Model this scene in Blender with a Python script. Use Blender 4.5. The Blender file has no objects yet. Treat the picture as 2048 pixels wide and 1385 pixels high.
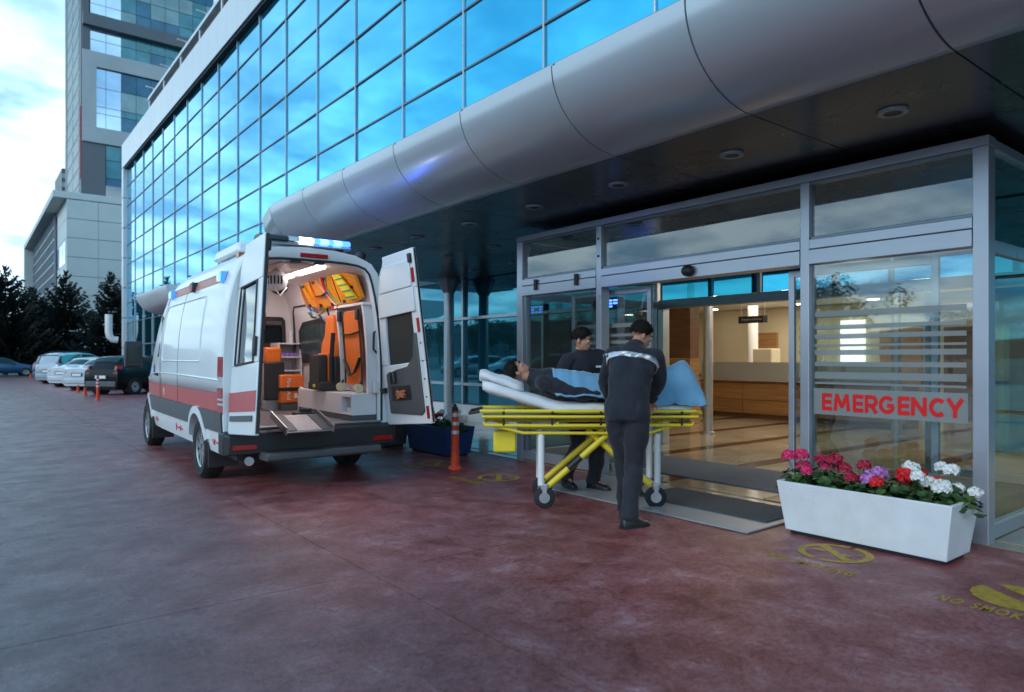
import bpy, bmesh, math, random
from mathutils import Vector, Matrix, noise
R = math.radians; PI = math.pi
random.seed(11)
sc = bpy.context.scene; col = sc.collection

# ---------------------------------------------------------------- camera
cd = bpy.data.cameras.new('camera'); cam = bpy.data.objects.new('camera', cd); col.objects.link(cam)
cam.location = (0, 0, 1.4); cam.rotation_euler = (R(90), 0, R(-38.1))
cd.sensor_width = 36; cd.lens = 24.5; cd.shift_y = 0.0115; cd.clip_end = 6000; cd.clip_start = .05
cd.dof.use_dof = True; cd.dof.focus_distance = 7.6; cd.dof.aperture_fstop = 1.6
sc.camera = cam

# ---------------------------------------------------------------- world: dusk sky with drifting cloud
SUN_EL, SUN_AZ = 30.0, -104.0          # azimuth measured from +Y towards +X, degrees
w = bpy.data.worlds.new('World'); sc.world = w; w.use_nodes = True
nt = w.node_tree; nt.nodes.clear(); L = nt.links.new
def N(t, **k):
    n = nt.nodes.new(t)
    for a, b in k.items(): setattr(n, a, b)
    return n
def ramp(n, stops):
    e = n.color_ramp.elements
    while len(e) < len(stops): e.new(.5)
    for q, (p, c) in zip(e, stops): q.position = p; q.color = (*c, 1) if len(c) == 3 else c
out = N('ShaderNodeOutputWorld'); bg = N('ShaderNodeBackground')
sky = N('ShaderNodeTexSky', sky_type='NISHITA', sun_disc=False)
sky.sun_elevation = R(SUN_EL); sky.sun_rotation = R(SUN_AZ); sky.air_density = 1.3; sky.dust_density = .4; sky.ozone_density = 2.5; sky.sun_intensity = .6
tc = N('ShaderNodeTexCoord'); sep = N('ShaderNodeSeparateXYZ'); L(tc.outputs['Generated'], sep.inputs[0])
zc = N('ShaderNodeMath', operation='MAXIMUM'); zc.inputs[1].default_value = 0; L(sep.outputs['Z'], zc.inputs[0])
za = N('ShaderNodeMath', operation='ADD'); za.inputs[1].default_value = .16; L(zc.outputs[0], za.inputs[0])
dx = N('ShaderNodeMath', operation='DIVIDE'); L(sep.outputs['X'], dx.inputs[0]); L(za.outputs[0], dx.inputs[1])
dy = N('ShaderNodeMath', operation='DIVIDE'); L(sep.outputs['Y'], dy.inputs[0]); L(za.outputs[0], dy.inputs[1])
cb = N('ShaderNodeCombineXYZ'); L(dx.outputs[0], cb.inputs[0]); L(dy.outputs[0], cb.inputs[1])
n1 = N('ShaderNodeTexNoise'); n1.inputs['Scale'].default_value = 1.15; n1.inputs['Detail'].default_value = 9; n1.inputs['Roughness'].default_value = .58; n1.inputs['Distortion'].default_value = .5
L(cb.outputs[0], n1.inputs['Vector'])
n2 = N('ShaderNodeTexNoise'); n2.inputs['Scale'].default_value = 2.6; n2.inputs['Detail'].default_value = 7
L(cb.outputs[0], n2.inputs['Vector'])
r1 = N('ShaderNodeValToRGB'); ramp(r1, [(.27, (0, 0, 0)), (.47, (1, 1, 1))]); L(n1.outputs['Fac'], r1.inputs[0])
r2 = N('ShaderNodeValToRGB'); ramp(r2, [(.36, (.30, .41, .54)), (.60, (1.0, 1.0, 1.0))]); L(n2.outputs['Fac'], r2.inputs[0])
r3 = N('ShaderNodeValToRGB'); ramp(r3, [(.0, (.95, .95, .95)), (.32, (.9, .9, .9)), (.55, (.08, .08, .08)), (1, (.06, .06, .06))]); L(zc.outputs[0], r3.inputs[0])
mk = N('ShaderNodeMath', operation='MULTIPLY'); L(r1.outputs[0], mk.inputs[0]); L(r3.outputs[0], mk.inputs[1])
cc = N('ShaderNodeMixRGB', blend_type='MULTIPLY'); cc.inputs[0].default_value = 1; cc.inputs[2].default_value = (9.2, 12.2, 13.8, 1); L(r2.outputs[0], cc.inputs[1])
hz = N('ShaderNodeMixRGB', blend_type='ADD'); hz.inputs[0].default_value = 1; L(sky.outputs[0], hz.inputs[1]); hz.inputs[2].default_value = (.0, 1.3, 2.0, 1)
mx = N('ShaderNodeMixRGB'); L(mk.outputs[0], mx.inputs[0]); L(hz.outputs[0], mx.inputs[1]); L(cc.outputs[0], mx.inputs[2])
L(mx.outputs[0], bg.inputs[0]); bg.inputs[1].default_value = .11; L(bg.outputs[0], out.inputs[0])

# ---------------------------------------------------------------- sun (soft, through cloud)
sl = bpy.data.lights.new('sun', 'SUN'); sl.energy = .5; sl.angle = R(18); sl.color = (1, .95, .9)
so = bpy.data.objects.new('sun', sl); col.objects.link(so)
sd = Vector((math.sin(R(SUN_AZ)) * math.cos(R(SUN_EL)), math.cos(R(SUN_AZ)) * math.cos(R(SUN_EL)), math.sin(R(SUN_EL))))
so.rotation_euler = sd.to_track_quat('Z', 'Y').to_euler()
vs = sc.view_settings; vs.view_transform = 'Standard'; vs.look = 'None'; vs.gamma = 1; vs.exposure = .58; vs.use_curve_mapping = False

# ---------------------------------------------------------------- mesh helper
class MB:
    def __init__(s): s.v = []; s.f = []; s.mi = []; s.m = 0; s.M = None
    def add(s, vs, fs, M=None):
        o = len(s.v)
        M = M if M is not None else s.M
        s.v += [tuple(M @ Vector(p)) for p in vs] if M is not None else [tuple(p) for p in vs]
        s.f += [[i + o for i in f] for f in fs]; s.mi += [s.m] * len(fs)
        return s
    def box(s, x0, x1, y0, y1, z0, z1, M=None):
        return s.add([(x, y, z) for z in (z0, z1) for y in (y0, y1) for x in (x0, x1)],
                     [(0, 2, 3, 1), (4, 5, 7, 6), (0, 1, 5, 4), (2, 6, 7, 3), (0, 4, 6, 2), (1, 3, 7, 5)], M)
    def prism(s, pts, a, b, ax='x', M=None):   # polygon in the two other axes, extruded a..b along ax
        n = len(pts)
        def mk(p, t): return {'x': (t, p[0], p[1]), 'y': (p[0], t, p[1]), 'z': (p[0], p[1], t)}[ax]
        return s.add([mk(p, a) for p in pts] + [mk(p, b) for p in pts],
                     [list(range(n))[::-1], list(range(n, 2 * n))] + [(i, (i + 1) % n, n + (i + 1) % n, n + i) for i in range(n)], M)
    def loft(s, rings, cyc=True, c0=True, c1=True, M=None):
        n = len(rings[0]); fs = []
        for k in range(len(rings) - 1):
            for i in range(n if cyc else n - 1):
                j = (i + 1) % n; fs.append((k * n + i, k * n + j, (k + 1) * n + j, (k + 1) * n + i))
        if c0: fs.append(list(range(n))[::-1])
        if c1: fs.append([(len(rings) - 1) * n + i for i in range(n)])
        return s.add([p for r in rings for p in r], fs, M)
    def tube(s, pts, r, n=8, M=None, flat=1.0, up=None, cap=True):
        pts = [Vector(p) for p in pts]; rr = r if isinstance(r, (list, tuple)) else [r] * len(pts); rings = []
        pu = None
        for i, p in enumerate(pts):
            d = (pts[min(i + 1, len(pts) - 1)] - pts[max(i - 1, 0)]).normalized()
            u = up if up is not None else (Vector((0, 0, 1)) if abs(d.z) < .95 else Vector((0, 1, 0)))
            if pu is not None and up is None: u = pu
            a = d.cross(u)
            if a.length < 1e-5: a = d.cross(Vector((1, .2, 0)))
            a.normalize(); b = a.cross(d).normalized(); pu = b
            rings.append([tuple(p + a * (math.cos(2 * PI * k / n) * rr[i]) + b * (math.sin(2 * PI * k / n) * rr[i] * flat)) for k in range(n)])
        return s.loft(rings, True, cap, cap, M)
    def cyl(s, p0, p1, r, r1=None, n=12, M=None): return s.tube([p0, p1], [r, r if r1 is None else r1], n, M)
    def lathe(s, prof, n=20, M=None, cx=0, cy=0):
        return s.loft([[(cx + r * math.cos(2 * PI * k / n), cy + r * math.sin(2 * PI * k / n), z) for k in range(n)] for r, z in prof], True, True, True, M)
    def ringlathe(s, prof, n=20, M=None):
        pr = list(prof) + [prof[0]]
        return s.loft([[(r * math.cos(2 * PI * k / n), r * math.sin(2 * PI * k / n), z) for k in range(n)] for r, z in pr], True, False, False, M)
    def ball(s, c, r, nu=12, nv=8, M=None):
        r = r if isinstance(r, (list, tuple)) else (r, r, r)
        return s.loft([[(c[0] + r[0] * math.sin(t) * math.cos(2 * PI * k / nu), c[1] + r[1] * math.sin(t) * math.sin(2 * PI * k / nu), c[2] - r[2] * math.cos(t)) for k in range(nu)]
                       for t in [PI * (.04 + .92 * j / nv) for j in range(nv + 1)]], True, True, True, M)
    def mesh(s, name, mats, smooth=40, recalc=True):
        me = bpy.data.meshes.new(name); me.from_pydata(s.v, [], s.f)
        for m in (mats if isinstance(mats, (list, tuple)) else [mats]): me.materials.append(m)
        me.polygons.foreach_set('material_index', s.mi)
        if recalc:
            bm = bmesh.new(); bm.from_mesh(me); bmesh.ops.recalc_face_normals(bm, faces=bm.faces); bm.to_mesh(me); bm.free()
        if smooth:
            me.polygons.foreach_set('use_smooth', [True] * len(me.polygons)); me.set_sharp_from_angle(angle=R(smooth))
        me.update(); return me
    def build(s, name, mats, parent=None, smooth=40, bevel=0, seg=2, sub=0, loc=None, recalc=True):
        me = s.mesh(name, mats, smooth, recalc)
        if parent is not None and loc is None and parent.get('wloc'):
            l = Vector(parent['wloc']); me.transform(Matrix.Translation(-l))
        o = bpy.data.objects.new(name, me); col.objects.link(o)
        if parent is not None: o.parent = parent
        if loc is not None: o.location = loc
        if parent is not None and parent.get('wloc') is not None and parent.type == 'MESH': pass
        if bevel:
            b = o.modifiers.new('bevel', 'BEVEL'); b.width = bevel; b.segments = seg; b.limit_method = 'ANGLE'; b.angle_limit = R(35)
            b.harden_normals = False
        if sub:
            u = o.modifiers.new('sub', 'SUBSURF'); u.levels = sub; u.render_levels = sub
        if parent is not None and parent.get('wloc'): o['wloc'] = parent['wloc']
        return o
def inst(name, me, parent, loc=(0, 0, 0), rot=(0, 0, 0), bevel=0, scale=None):
    o = bpy.data.objects.new(name, me); col.objects.link(o); o.parent = parent
    if parent is not None and parent.get('wloc'): loc = Vector(loc) - Vector(parent['wloc'])
    o.location = loc; o.rotation_euler = rot
    if scale: o.scale = scale
    if bevel:
        b = o.modifiers.new('bevel', 'BEVEL'); b.width = bevel; b.segments = 2; b.limit_method = 'ANGLE'; b.angle_limit = R(35)
    return o
# 'wloc' marks things whose parts are written in world coordinates; it is dropped again at the end of the script
def thing(name, label, cat, loc=(0, 0, 0), rz=0, group=None, world=False):
    o = bpy.data.objects.new(name, None); col.objects.link(o); o.location = loc; o.rotation_euler = (0, 0, rz); o.empty_display_size = .2
    o['label'] = label; o['category'] = cat
    if group: o['group'] = group
    if world: o['wloc'] = tuple(float(c) for c in loc)
    return o
def tag(o, label, cat, group=None):
    o['label'] = label; o['category'] = cat
    if group: o['group'] = group
    return o
def struct(o): o['kind'] = 'structure'; return o
def stuff(o): o['kind'] = 'stuff'; return o
def copy_tree(o, parent=None):
    c = o.copy(); col.objects.link(c); c.parent = parent
    for ch in [q for q in o.children]: copy_tree(ch, c)
    return c

# ---------------------------------------------------------------- materials
def mat(name, c, rough=.5, metal=0., var=.08, vs=4., bump=0., bs=60., coat=0., emit=0., ecol=None, spec=.5, rvar=.1, world=False, sheen=0.):
    m = bpy.data.materials.new(name); m.use_nodes = True; t = m.node_tree; b = t.nodes['Principled BSDF']
    b.inputs['Base Color'].default_value = (*c, 1); b.inputs['Roughness'].default_value = rough; b.inputs['Metallic'].default_value = metal
    b.inputs['Coat Weight'].default_value = coat; b.inputs['Coat Roughness'].default_value = .06; b.inputs['Specular IOR Level'].default_value = spec
    if sheen: b.inputs['Sheen Weight'].default_value = sheen
    if emit: b.inputs['Emission Color'].default_value = (*(ecol or c), 1); b.inputs['Emission Strength'].default_value = emit
    if world: co = t.nodes.new('ShaderNodeNewGeometry').outputs['Position']
    else: co = t.nodes.new('ShaderNodeTexCoord').outputs['Object']
    if var or rvar:
        n = t.nodes.new('ShaderNodeTexNoise'); n.inputs['Scale'].default_value = vs; n.inputs['Detail'].default_value = 6; n.inputs['Roughness'].default_value = .6
        t.links.new(co, n.inputs['Vector'])
        mr = t.nodes.new('ShaderNodeMapRange'); mr.inputs[1].default_value = .3; mr.inputs[2].default_value = .7; mr.inputs[3].default_value = 1 - var; mr.inputs[4].default_value = 1 + var
        t.links.new(n.outputs['Fac'], mr.inputs[0])
        mm = t.nodes.new('ShaderNodeMixRGB'); mm.blend_type = 'MULTIPLY'; mm.inputs[0].default_value = 1; mm.inputs[1].default_value = (*c, 1)
        t.links.new(mr.outputs[0], mm.inputs[2]); t.links.new(mm.outputs[0], b.inputs['Base Color'])
        m2 = t.nodes.new('ShaderNodeMapRange'); m2.inputs[1].default_value = .3; m2.inputs[2].default_value = .7; m2.inputs[3].default_value = max(.02, rough * (1 - rvar)); m2.inputs[4].default_value = min(1, rough * (1 + rvar))
        t.links.new(n.outputs['Fac'], m2.inputs[0]); t.links.new(m2.outputs[0], b.inputs['Roughness'])
    if bump:
        n = t.nodes.new('ShaderNodeTexNoise'); n.inputs['Scale'].default_value = bs; n.inputs['Detail'].default_value = 4; t.links.new(co, n.inputs['Vector'])
        p = t.nodes.new('ShaderNodeBump'); p.inputs['Strength'].default_value = bump; p.inputs['Distance'].default_value = .01
        t.links.new(n.outputs['Fac'], p.inputs['Height']); t.links.new(p.outputs[0], b.inputs['Normal'])
    return m
def glass(name, tint, base=.06, gain=1.0, rough=.0, rc=(1, 1, 1), wave=0.):
    m = bpy.data.materials.new(name); m.use_nodes = True; t = m.node_tree; t.nodes.remove(t.nodes['Principled BSDF']); o = t.nodes['Material Output']
    a = t.nodes.new('ShaderNodeBsdfTransparent'); a.inputs[0].default_value = (*tint, 1)
    g = t.nodes.new('ShaderNodeBsdfGlossy'); g.inputs[0].default_value = (*rc, 1); g.inputs['Roughness'].default_value = rough
    f = t.nodes.new('ShaderNodeFresnel'); f.inputs[0].default_value = 1.55
    k = t.nodes.new('ShaderNodeMath'); k.operation = 'MULTIPLY_ADD'; k.inputs[1].default_value = gain; k.inputs[2].default_value = base; k.use_clamp = True
    x = t.nodes.new('ShaderNodeMixShader'); t.links.new(f.outputs[0], k.inputs[0])
    ge = t.nodes.new('ShaderNodeNewGeometry'); bf = t.nodes.new('ShaderNodeMath'); bf.operation = 'SUBTRACT'; bf.inputs[0].default_value = 1; t.links.new(ge.outputs['Backfacing'], bf.inputs[1])   # only the outer face of a pane reflects
    mk_ = t.nodes.new('ShaderNodeMath'); mk_.operation = 'MULTIPLY'; t.links.new(k.outputs[0], mk_.inputs[0]); t.links.new(bf.outputs[0], mk_.inputs[1]); t.links.new(mk_.outputs[0], x.inputs[0])
    t.links.new(a.outputs[0], x.inputs[1]); t.links.new(g.outputs[0], x.inputs[2]); t.links.new(x.outputs[0], o.inputs[0])
    if wave:
        co = t.nodes.new('ShaderNodeNewGeometry').outputs['Position']
        n = t.nodes.new('ShaderNodeTexNoise'); n.inputs['Scale'].default_value = .8; n.inputs['Detail'].default_value = 1; t.links.new(co, n.inputs['Vector'])
        p = t.nodes.new('ShaderNodeBump'); p.inputs['Strength'].default_value = wave; p.inputs['Distance'].default_value = .02
        t.links.new(n.outputs['Fac'], p.inputs['Height']); t.links.new(p.outputs[0], g.inputs['Normal'])
    return m
def mirror_glass(name, c, rough=.02, metal=.85, wave=.02):
    m = mat(name, c, rough, metal, 0, 1, 0, rvar=0, spec=.8); t = m.node_tree; b = t.nodes['Principled BSDF']
    co = t.nodes.new('ShaderNodeNewGeometry').outputs['Position']
    n = t.nodes.new('ShaderNodeTexNoise'); n.inputs['Scale'].default_value = .55; n.inputs['Detail'].default_value = 2; t.links.new(co, n.inputs['Vector'])
    p = t.nodes.new('ShaderNodeBump'); p.inputs['Strength'].default_value = wave; p.inputs['Distance'].default_value = .1
    t.links.new(n.outputs['Fac'], p.inputs['Height']); t.links.new(p.outputs[0], b.inputs['Normal'])
    return m
def wood_mat(name, c1, c2, sc_=(1, 1, 14), rough=.35):
    m = mat(name, c1, rough, 0, 0, 1, rvar=0, coat=.2); t = m.node_tree; b = t.nodes['Principled BSDF']
    g = t.nodes.new('ShaderNodeNewGeometry'); mp = t.nodes.new('ShaderNodeMapping'); mp.inputs['Scale'].default_value = sc_
    t.links.new(g.outputs['Position'], mp.inputs[0]); n = t.nodes.new('ShaderNodeTexNoise'); n.inputs['Scale'].default_value = 1.5; n.inputs['Detail'].default_value = 6
    t.links.new(mp.outputs[0], n.inputs['Vector']); r = t.nodes.new('ShaderNodeValToRGB')
    r.color_ramp.elements[0].position = .35; r.color_ramp.elements[0].color = (*c1, 1); r.color_ramp.elements[1].position = .65; r.color_ramp.elements[1].color = (*c2, 1)
    t.links.new(n.outputs['Fac'], r.inputs[0]); t.links.new(r.outputs[0], b.inputs['Base Color'])
    return m
def ground_mat(name):
    m = mat(name, (.2, .1, .1), .4, 0, 0, 1, rvar=0); t = m.node_tree; b = t.nodes['Principled BSDF']; Lk = t.links.new
    g = t.nodes.new('ShaderNodeNewGeometry'); P = g.outputs['Position']
    def ns(s, d=8, r=.6, dist=0.):
        n = t.nodes.new('ShaderNodeTexNoise'); n.inputs['Scale'].default_value = s; n.inputs['Detail'].default_value = d; n.inputs['Roughness'].default_value = r; n.inputs['Distortion'].default_value = dist
        Lk(P, n.inputs['Vector']); return n.outputs['Fac']
    def rp(f, stops):
        r = t.nodes.new('ShaderNodeValToRGB'); ramp(r, stops); Lk(f, r.inputs[0]); return r.outputs[0]
    def mixc(f, a, c, mode='MIX'):
        x = t.nodes.new('ShaderNodeMixRGB'); x.blend_type = mode
        for k, q in ((0, f), (1, a), (2, c)):
            if hasattr(q, 'links'): Lk(q, x.inputs[k])
            else: x.inputs[k].default_value = q if k == 0 else (*q, 1)
        return x.outputs[0]
    big = rp(ns(.55, 4, .5, .3), [(.3, (.92, .90, .92)), (.7, (1.42, 1.36, 1.40))])
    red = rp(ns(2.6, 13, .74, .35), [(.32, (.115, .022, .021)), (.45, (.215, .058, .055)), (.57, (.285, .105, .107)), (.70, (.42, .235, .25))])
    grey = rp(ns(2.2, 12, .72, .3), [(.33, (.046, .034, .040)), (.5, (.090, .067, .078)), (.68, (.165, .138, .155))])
    sx = t.nodes.new('ShaderNodeSeparateXYZ'); Lk(P, sx.inputs[0])
    # vignette darkening put into the colour: greyer and darker further from the door
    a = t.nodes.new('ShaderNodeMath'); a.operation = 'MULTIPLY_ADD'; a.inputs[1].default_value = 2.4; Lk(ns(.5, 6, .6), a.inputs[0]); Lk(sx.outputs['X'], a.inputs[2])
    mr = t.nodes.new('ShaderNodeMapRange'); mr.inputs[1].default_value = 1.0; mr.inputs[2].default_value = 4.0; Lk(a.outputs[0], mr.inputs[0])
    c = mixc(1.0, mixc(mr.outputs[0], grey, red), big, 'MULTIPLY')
    fine = rp(ns(30, 8, .8), [(.34, (.50, .46, .46)), (.66, (1.42, 1.40, 1.40))])
    c = mixc(1.0, c, fine, 'MULTIPLY')
    grit = rp(ns(150, 3, .6), [(.34, (.58, .56, .56)), (.50, (1, 1, 1)), (.68, (1.45, 1.42, 1.42))])
    c = mixc(1.0, c, grit, 'MULTIPLY')
    dark = rp(ns(4.2, 10, .78, 1.6), [(.32, (.40, .33, .33)), (.45, (1, 1, 1))])
    c = mixc(.95, c, dark, 'MULTIPLY')
    # dusty scuffs dragged about by wheels, and hairline cracks
    mp = t.nodes.new('ShaderNodeMapping'); mp.inputs['Rotation'].default_value = (0, 0, .5); mp.inputs['Scale'].default_value = (9, 1.3, 1); Lk(P, mp.inputs[0])
    sn = t.nodes.new('ShaderNodeTexNoise'); sn.inputs['Scale'].default_value = 1.6; sn.inputs['Detail'].default_value = 8; sn.inputs['Roughness'].default_value = .7; Lk(mp.outputs[0], sn.inputs['Vector'])
    sc2 = rp(sn.outputs['Fac'], [(.60, (0, 0, 0)), (.74, (1, 1, 1))])
    sm = t.nodes.new('ShaderNodeMath'); sm.operation = 'MULTIPLY'; sm.inputs[1].default_value = .38; Lk(sc2, sm.inputs[0])
    c = mixc(sm.outputs[0], c, (.42, .36, .37))
    wp = t.nodes.new('ShaderNodeMixRGB'); wp.inputs[0].default_value = .18; Lk(P, wp.inputs[1]); nn = t.nodes.new('ShaderNodeTexNoise'); nn.inputs['Scale'].default_value = 3; nn.inputs['Detail'].default_value = 5; Lk(P, nn.inputs['Vector']); Lk(nn.outputs['Color'], wp.inputs[2])
    vo = t.nodes.new('ShaderNodeTexVoronoi'); vo.feature = 'DISTANCE_TO_EDGE'; vo.inputs['Scale'].default_value = .55; Lk(wp.outputs[0], vo.inputs['Vector'])
    ck = rp(vo.outputs['Distance'], [(.0, (.35, .3, .3)), (.0035, (1, 1, 1))])
    cm_ = rp(ns(.6, 3), [(.50, (0, 0, 0)), (.56, (.8, .8, .8))])
    c = mixc(cm_, c, mixc(1.0, c, ck, 'MULTIPLY'))
    Lk(c, b.inputs['Base Color'])
    ro = rp(ns(2.4, 11, .72), [(.3, (.27,) * 3), (.7, (.55,) * 3)]); Lk(ro, b.inputs['Roughness'])
    bp = t.nodes.new('ShaderNodeBump'); bp.inputs['Strength'].default_value = .4; bp.inputs['Distance'].default_value = .012
    Lk(ns(55, 8, .75), bp.inputs['Height']); Lk(bp.outputs[0], b.inputs['Normal'])
    b.inputs['Specular IOR Level'].default_value = .6
    return m
M = {}
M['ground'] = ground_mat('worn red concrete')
M['asphalt'] = mat('asphalt', (.06, .06, .066), .6, var=.3, vs=.6, bump=.3, bs=40, world=True)
M['alu'] = mat('silver aluminium frame', (.46, .49, .56), .32, .55, .05, 2, rvar=.15)
M['mull'] = mat('dark mullion', (.22, .27, .32), .35, .6, .05)
M['mull_l'] = mat('pale mullion', (.42, .47, .52), .3, .6, .05)
M['clad'] = mat('pale metal cladding', (.62, .65, .68), .35, .25, .05, .6, rvar=.2, world=True)
M['clad2'] = mat('greenish white cladding', (.50, .56, .56), .5, .0, .06, .4, world=True)
M['canopy'] = mat('satin canopy metal', (.45, .50, .55), .3, .35, .02, 1.2, rvar=.06, world=True, coat=.3)
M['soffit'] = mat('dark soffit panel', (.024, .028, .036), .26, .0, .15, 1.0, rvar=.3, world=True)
M['dark'] = mat('near black', (.012, .012, .014), .5)
M['joint'] = mat('dark joint grey', (.03, .028, .027), .8)  # one dark grey for joints, seams and backing walls
M['_'] = None; M['pane'] = mirror_glass('blue solar glass', (.055, .49, .73), .015, .9, .035)
M['pane_g'] = mirror_glass('teal solar glass', (.04, .22, .29), .015, .85)
M['gl'] = glass('clear door glass', (.80, .86, .86), .08, 1.3, wave=.03)
M['gl_side'] = glass('greenish side glass', (.55, .66, .62), .12, 1.3, wave=.03)
M['gl_dark'] = glass('tinted glass', (.10, .16, .18), .06, 1.4)
M['frost'] = mat('frosted film', (.34, .39, .40), .5, 0, .03, 3); M['frost'].node_tree.nodes['Principled BSDF'].inputs['Alpha'].default_value = .5
M['screen'] = mat('frosted screen', (.42, .43, .42), .5, 0, .03, 3)
M['red_print'] = mat('red lettering film', (.72, .006, .008), .45, 0, .03)
M['wood'] = wood_mat('oak veneer', (.30, .15, .055), (.42, .23, .09))
M['wood_d'] = wood_mat('walnut veneer', (.13, .06, .028), (.19, .09, .04))
M['beige'] = mat('cream wall paint', (.62, .55, .40), .6, 0, .04, 1)
M['white_wall'] = mat('white plaster', (.7, .69, .65), .6, 0, .03)
M['white'] = mat('white paint', (.78, .79, .80), .35, 0, .03, 2, coat=.25)
M['van'] = mat('white van paint', (.74, .78, .80), .32, 0, .02, 1.5, coat=.35, rvar=.05)
M['van_in'] = mat('white liner', (.74, .70, .70), .45, 0, .04, 3)
M['band'] = mat('faded red band', (.50, .09, .085), .42, 0, .08, 3)
M['roofband'] = mat('salmon roof band', (.50, .17, .13), .45, 0, .08, 3)
M['grey_pl'] = mat('grey plastic cladding', (.085, .09, .097), .5, 0, .1, 6, bump=.1, bs=200)
M['black_pl'] = mat('black plastic', (.02, .021, .024), .5, 0, .12, 6, bump=.1, bs=200)
M['rubber'] = mat('tyre rubber', (.018, .018, .019), .75, 0, .15, 9, bump=.2)
M['alloy'] = mat('wheel silver', (.42, .44, .46), .35, .8, .08)
M['steel'] = mat('brushed steel', (.50, .50, .52), .34, .85, .08, 8)
M['orange'] = mat('orange vinyl', (.80, .17, .02), .42, 0, .08, 5, bump=.06, bs=90)
M['orange_b'] = mat('orange plastic board', (.88, .30, .015), .35, 0, .06, 4)
M['yellow'] = mat('yellow paint', (.78, .62, .03), .4, 0, .06, 6)
M['yellow_s'] = mat('yellow strap', (.75, .60, .02), .6, 0, .06)
M['blue_s'] = mat('blue strap', (.02, .10, .48), .6, 0, .06)
M['red_s'] = mat('red strap', (.5, .01, .05), .6, 0, .06)
M['green_s'] = mat('green strap', (.05, .32, .16), .6, 0, .06)
M['black_s'] = mat('black strap', (.014, .014, .016), .65, 0, .1)
M['red_l'] = mat('red lamp lens', (.40, .01, .012), .15, 0, .1, 20, coat=.5)
M['clear_l'] = mat('clear lamp lens', (.62, .66, .68), .12, .2, .1, 20, coat=.5)
M['blue_l'] = mat('blue beacon lens', (.03, .25, .62), .15, 0, .1, 10, coat=.5, emit=.5, ecol=(.05, .35, 1))
M['em_blue'] = mat('blue beacon lit', (.05, .1, .9), .3, 0, 0, rvar=0, emit=6, ecol=(.02, .08, 1))
M['em_cyan'] = mat('blue white beacon lit', (.4, .6, 1), .3, 0, 0, rvar=0, emit=2.4, ecol=(.14, .42, 1))
M['em_white'] = mat('white beacon lit', (1, 1, 1), .3, 0, 0, rvar=0, emit=4.5, ecol=(.85, .93, 1))
M['em_warm'] = mat('lit lamp', (1, .9, .75), .3, 0, 0, rvar=0, emit=9, ecol=(1, .86, .66))
M['em_strip'] = mat('lit strip', (1, .95, .92), .3, 0, 0, rvar=0, emit=4, ecol=(1, .90, .88))
M['em_disp'] = mat('display digits', (.05, .1, .9), .3, 0, 0, rvar=0, emit=3, ecol=(.1, .25, 1))
M['amber'] = mat('amber lens', (.35, .07, .02), .2, 0, .1, coat=.4)
M['sheet'] = mat('white sheet', (.74, .75, .78), .8, 0, .04, 6, bump=.15, bs=18, sheen=.2)
M['blanket'] = mat('blue blanket', (.15, .36, .55), .85, 0, .12, 6, bump=.2, bs=26, sheen=.3)
M['navy'] = mat('navy uniform cloth', (.013, .016, .026), .9, 0, .25, 12, bump=.25, bs=120, sheen=.12)
M['navy_t'] = mat('dark trousers cloth', (.014, .016, .024), .85, 0, .25, 12, bump=.25, bs=120, sheen=.12)
M['shirt'] = mat('blue undershirt', (.015, .05, .18), .8, 0, .1)
M['reflect'] = mat('reflective tape', (.62, .66, .72), .3, .3, .06, 20)
M['skin'] = mat('skin', (.46, .23, .155), .5, 0, .08, 14, bump=.05, bs=120)
M['hair'] = mat('dark hair', (.010, .008, .007), .75, 0, .4, 60, bump=.6, bs=160, spec=.25)
M['eye_w'] = mat('eye white', (.6, .58, .55), .3, 0, 0, rvar=0)
M['eye_d'] = mat('iris dark', (.02, .012, .008), .2, 0, 0, rvar=0)
M['lip'] = mat('lips', (.33, .12, .10), .5, 0, .05)
M['shoe'] = mat('black leather', (.012, .012, .013), .4, 0, .1, 20)
M['lace'] = mat('brown lace', (.06, .03, .015), .6, 0, .1)
M['planter_w'] = mat('white planter', (.72, .76, .79), .38, 0, .07, 5, rvar=.3, bump=.05, bs=30)
M['planter_b'] = mat('navy blue planter', (.012, .045, .17), .35, 0, .08, 4)
M['soil'] = mat('soil', (.03, .02, .013), .9, 0, .3, 20, bump=.5, bs=50)
M['leaf'] = mat('geranium leaf', (.035, .085, .028), .55, 0, .4, 30, rvar=.2)
M['leaf2'] = mat('young geranium leaf', (.075, .14, .035), .5, 0, .3, 30)
M['pet_pink'] = mat('pink petals', (.70, .035, .16), .6, 0, .25, 30)
M['pet_mag'] = mat('crimson petals', (.42, .012, .055), .6, 0, .3, 30)
M['pet_red'] = mat('red petals', (.68, .012, .02), .6, 0, .25, 30)
M['pet_lil'] = mat('lilac petals', (.52, .20, .55), .6, 0, .25, 30)
M['pet_wh'] = mat('white petals', (.80, .82, .80), .6, 0, .1, 30)
M['bollard'] = mat('orange bollard plastic', (.72, .075, .025), .5, 0, .12, 6)
M['stencil'] = mat('worn yellow stencil paint', (.46, .30, .04), .6, 0, .25, 22, world=True)
_t = M['stencil'].node_tree; _n = _t.nodes.new('ShaderNodeTexNoise'); _n.inputs['Scale'].default_value = 16; _n.inputs['Detail'].default_value = 8; _n.inputs['Roughness'].default_value = .75
_r = _t.nodes.new('ShaderNodeValToRGB'); ramp(_r, [(.33, (.25, .25, .25)), (.44, (.95, .95, .95))]); _g = _t.nodes.new('ShaderNodeNewGeometry')
_t.links.new(_g.outputs['Position'], _n.inputs['Vector']); _t.links.new(_n.outputs['Fac'], _r.inputs[0]); _t.links.new(_r.outputs[0], _t.nodes['Principled BSDF'].inputs['Alpha'])
M['needle'] = mat('dark conifer needles', (.009, .017, .014), .7, 0, .5, 1.2)
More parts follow.
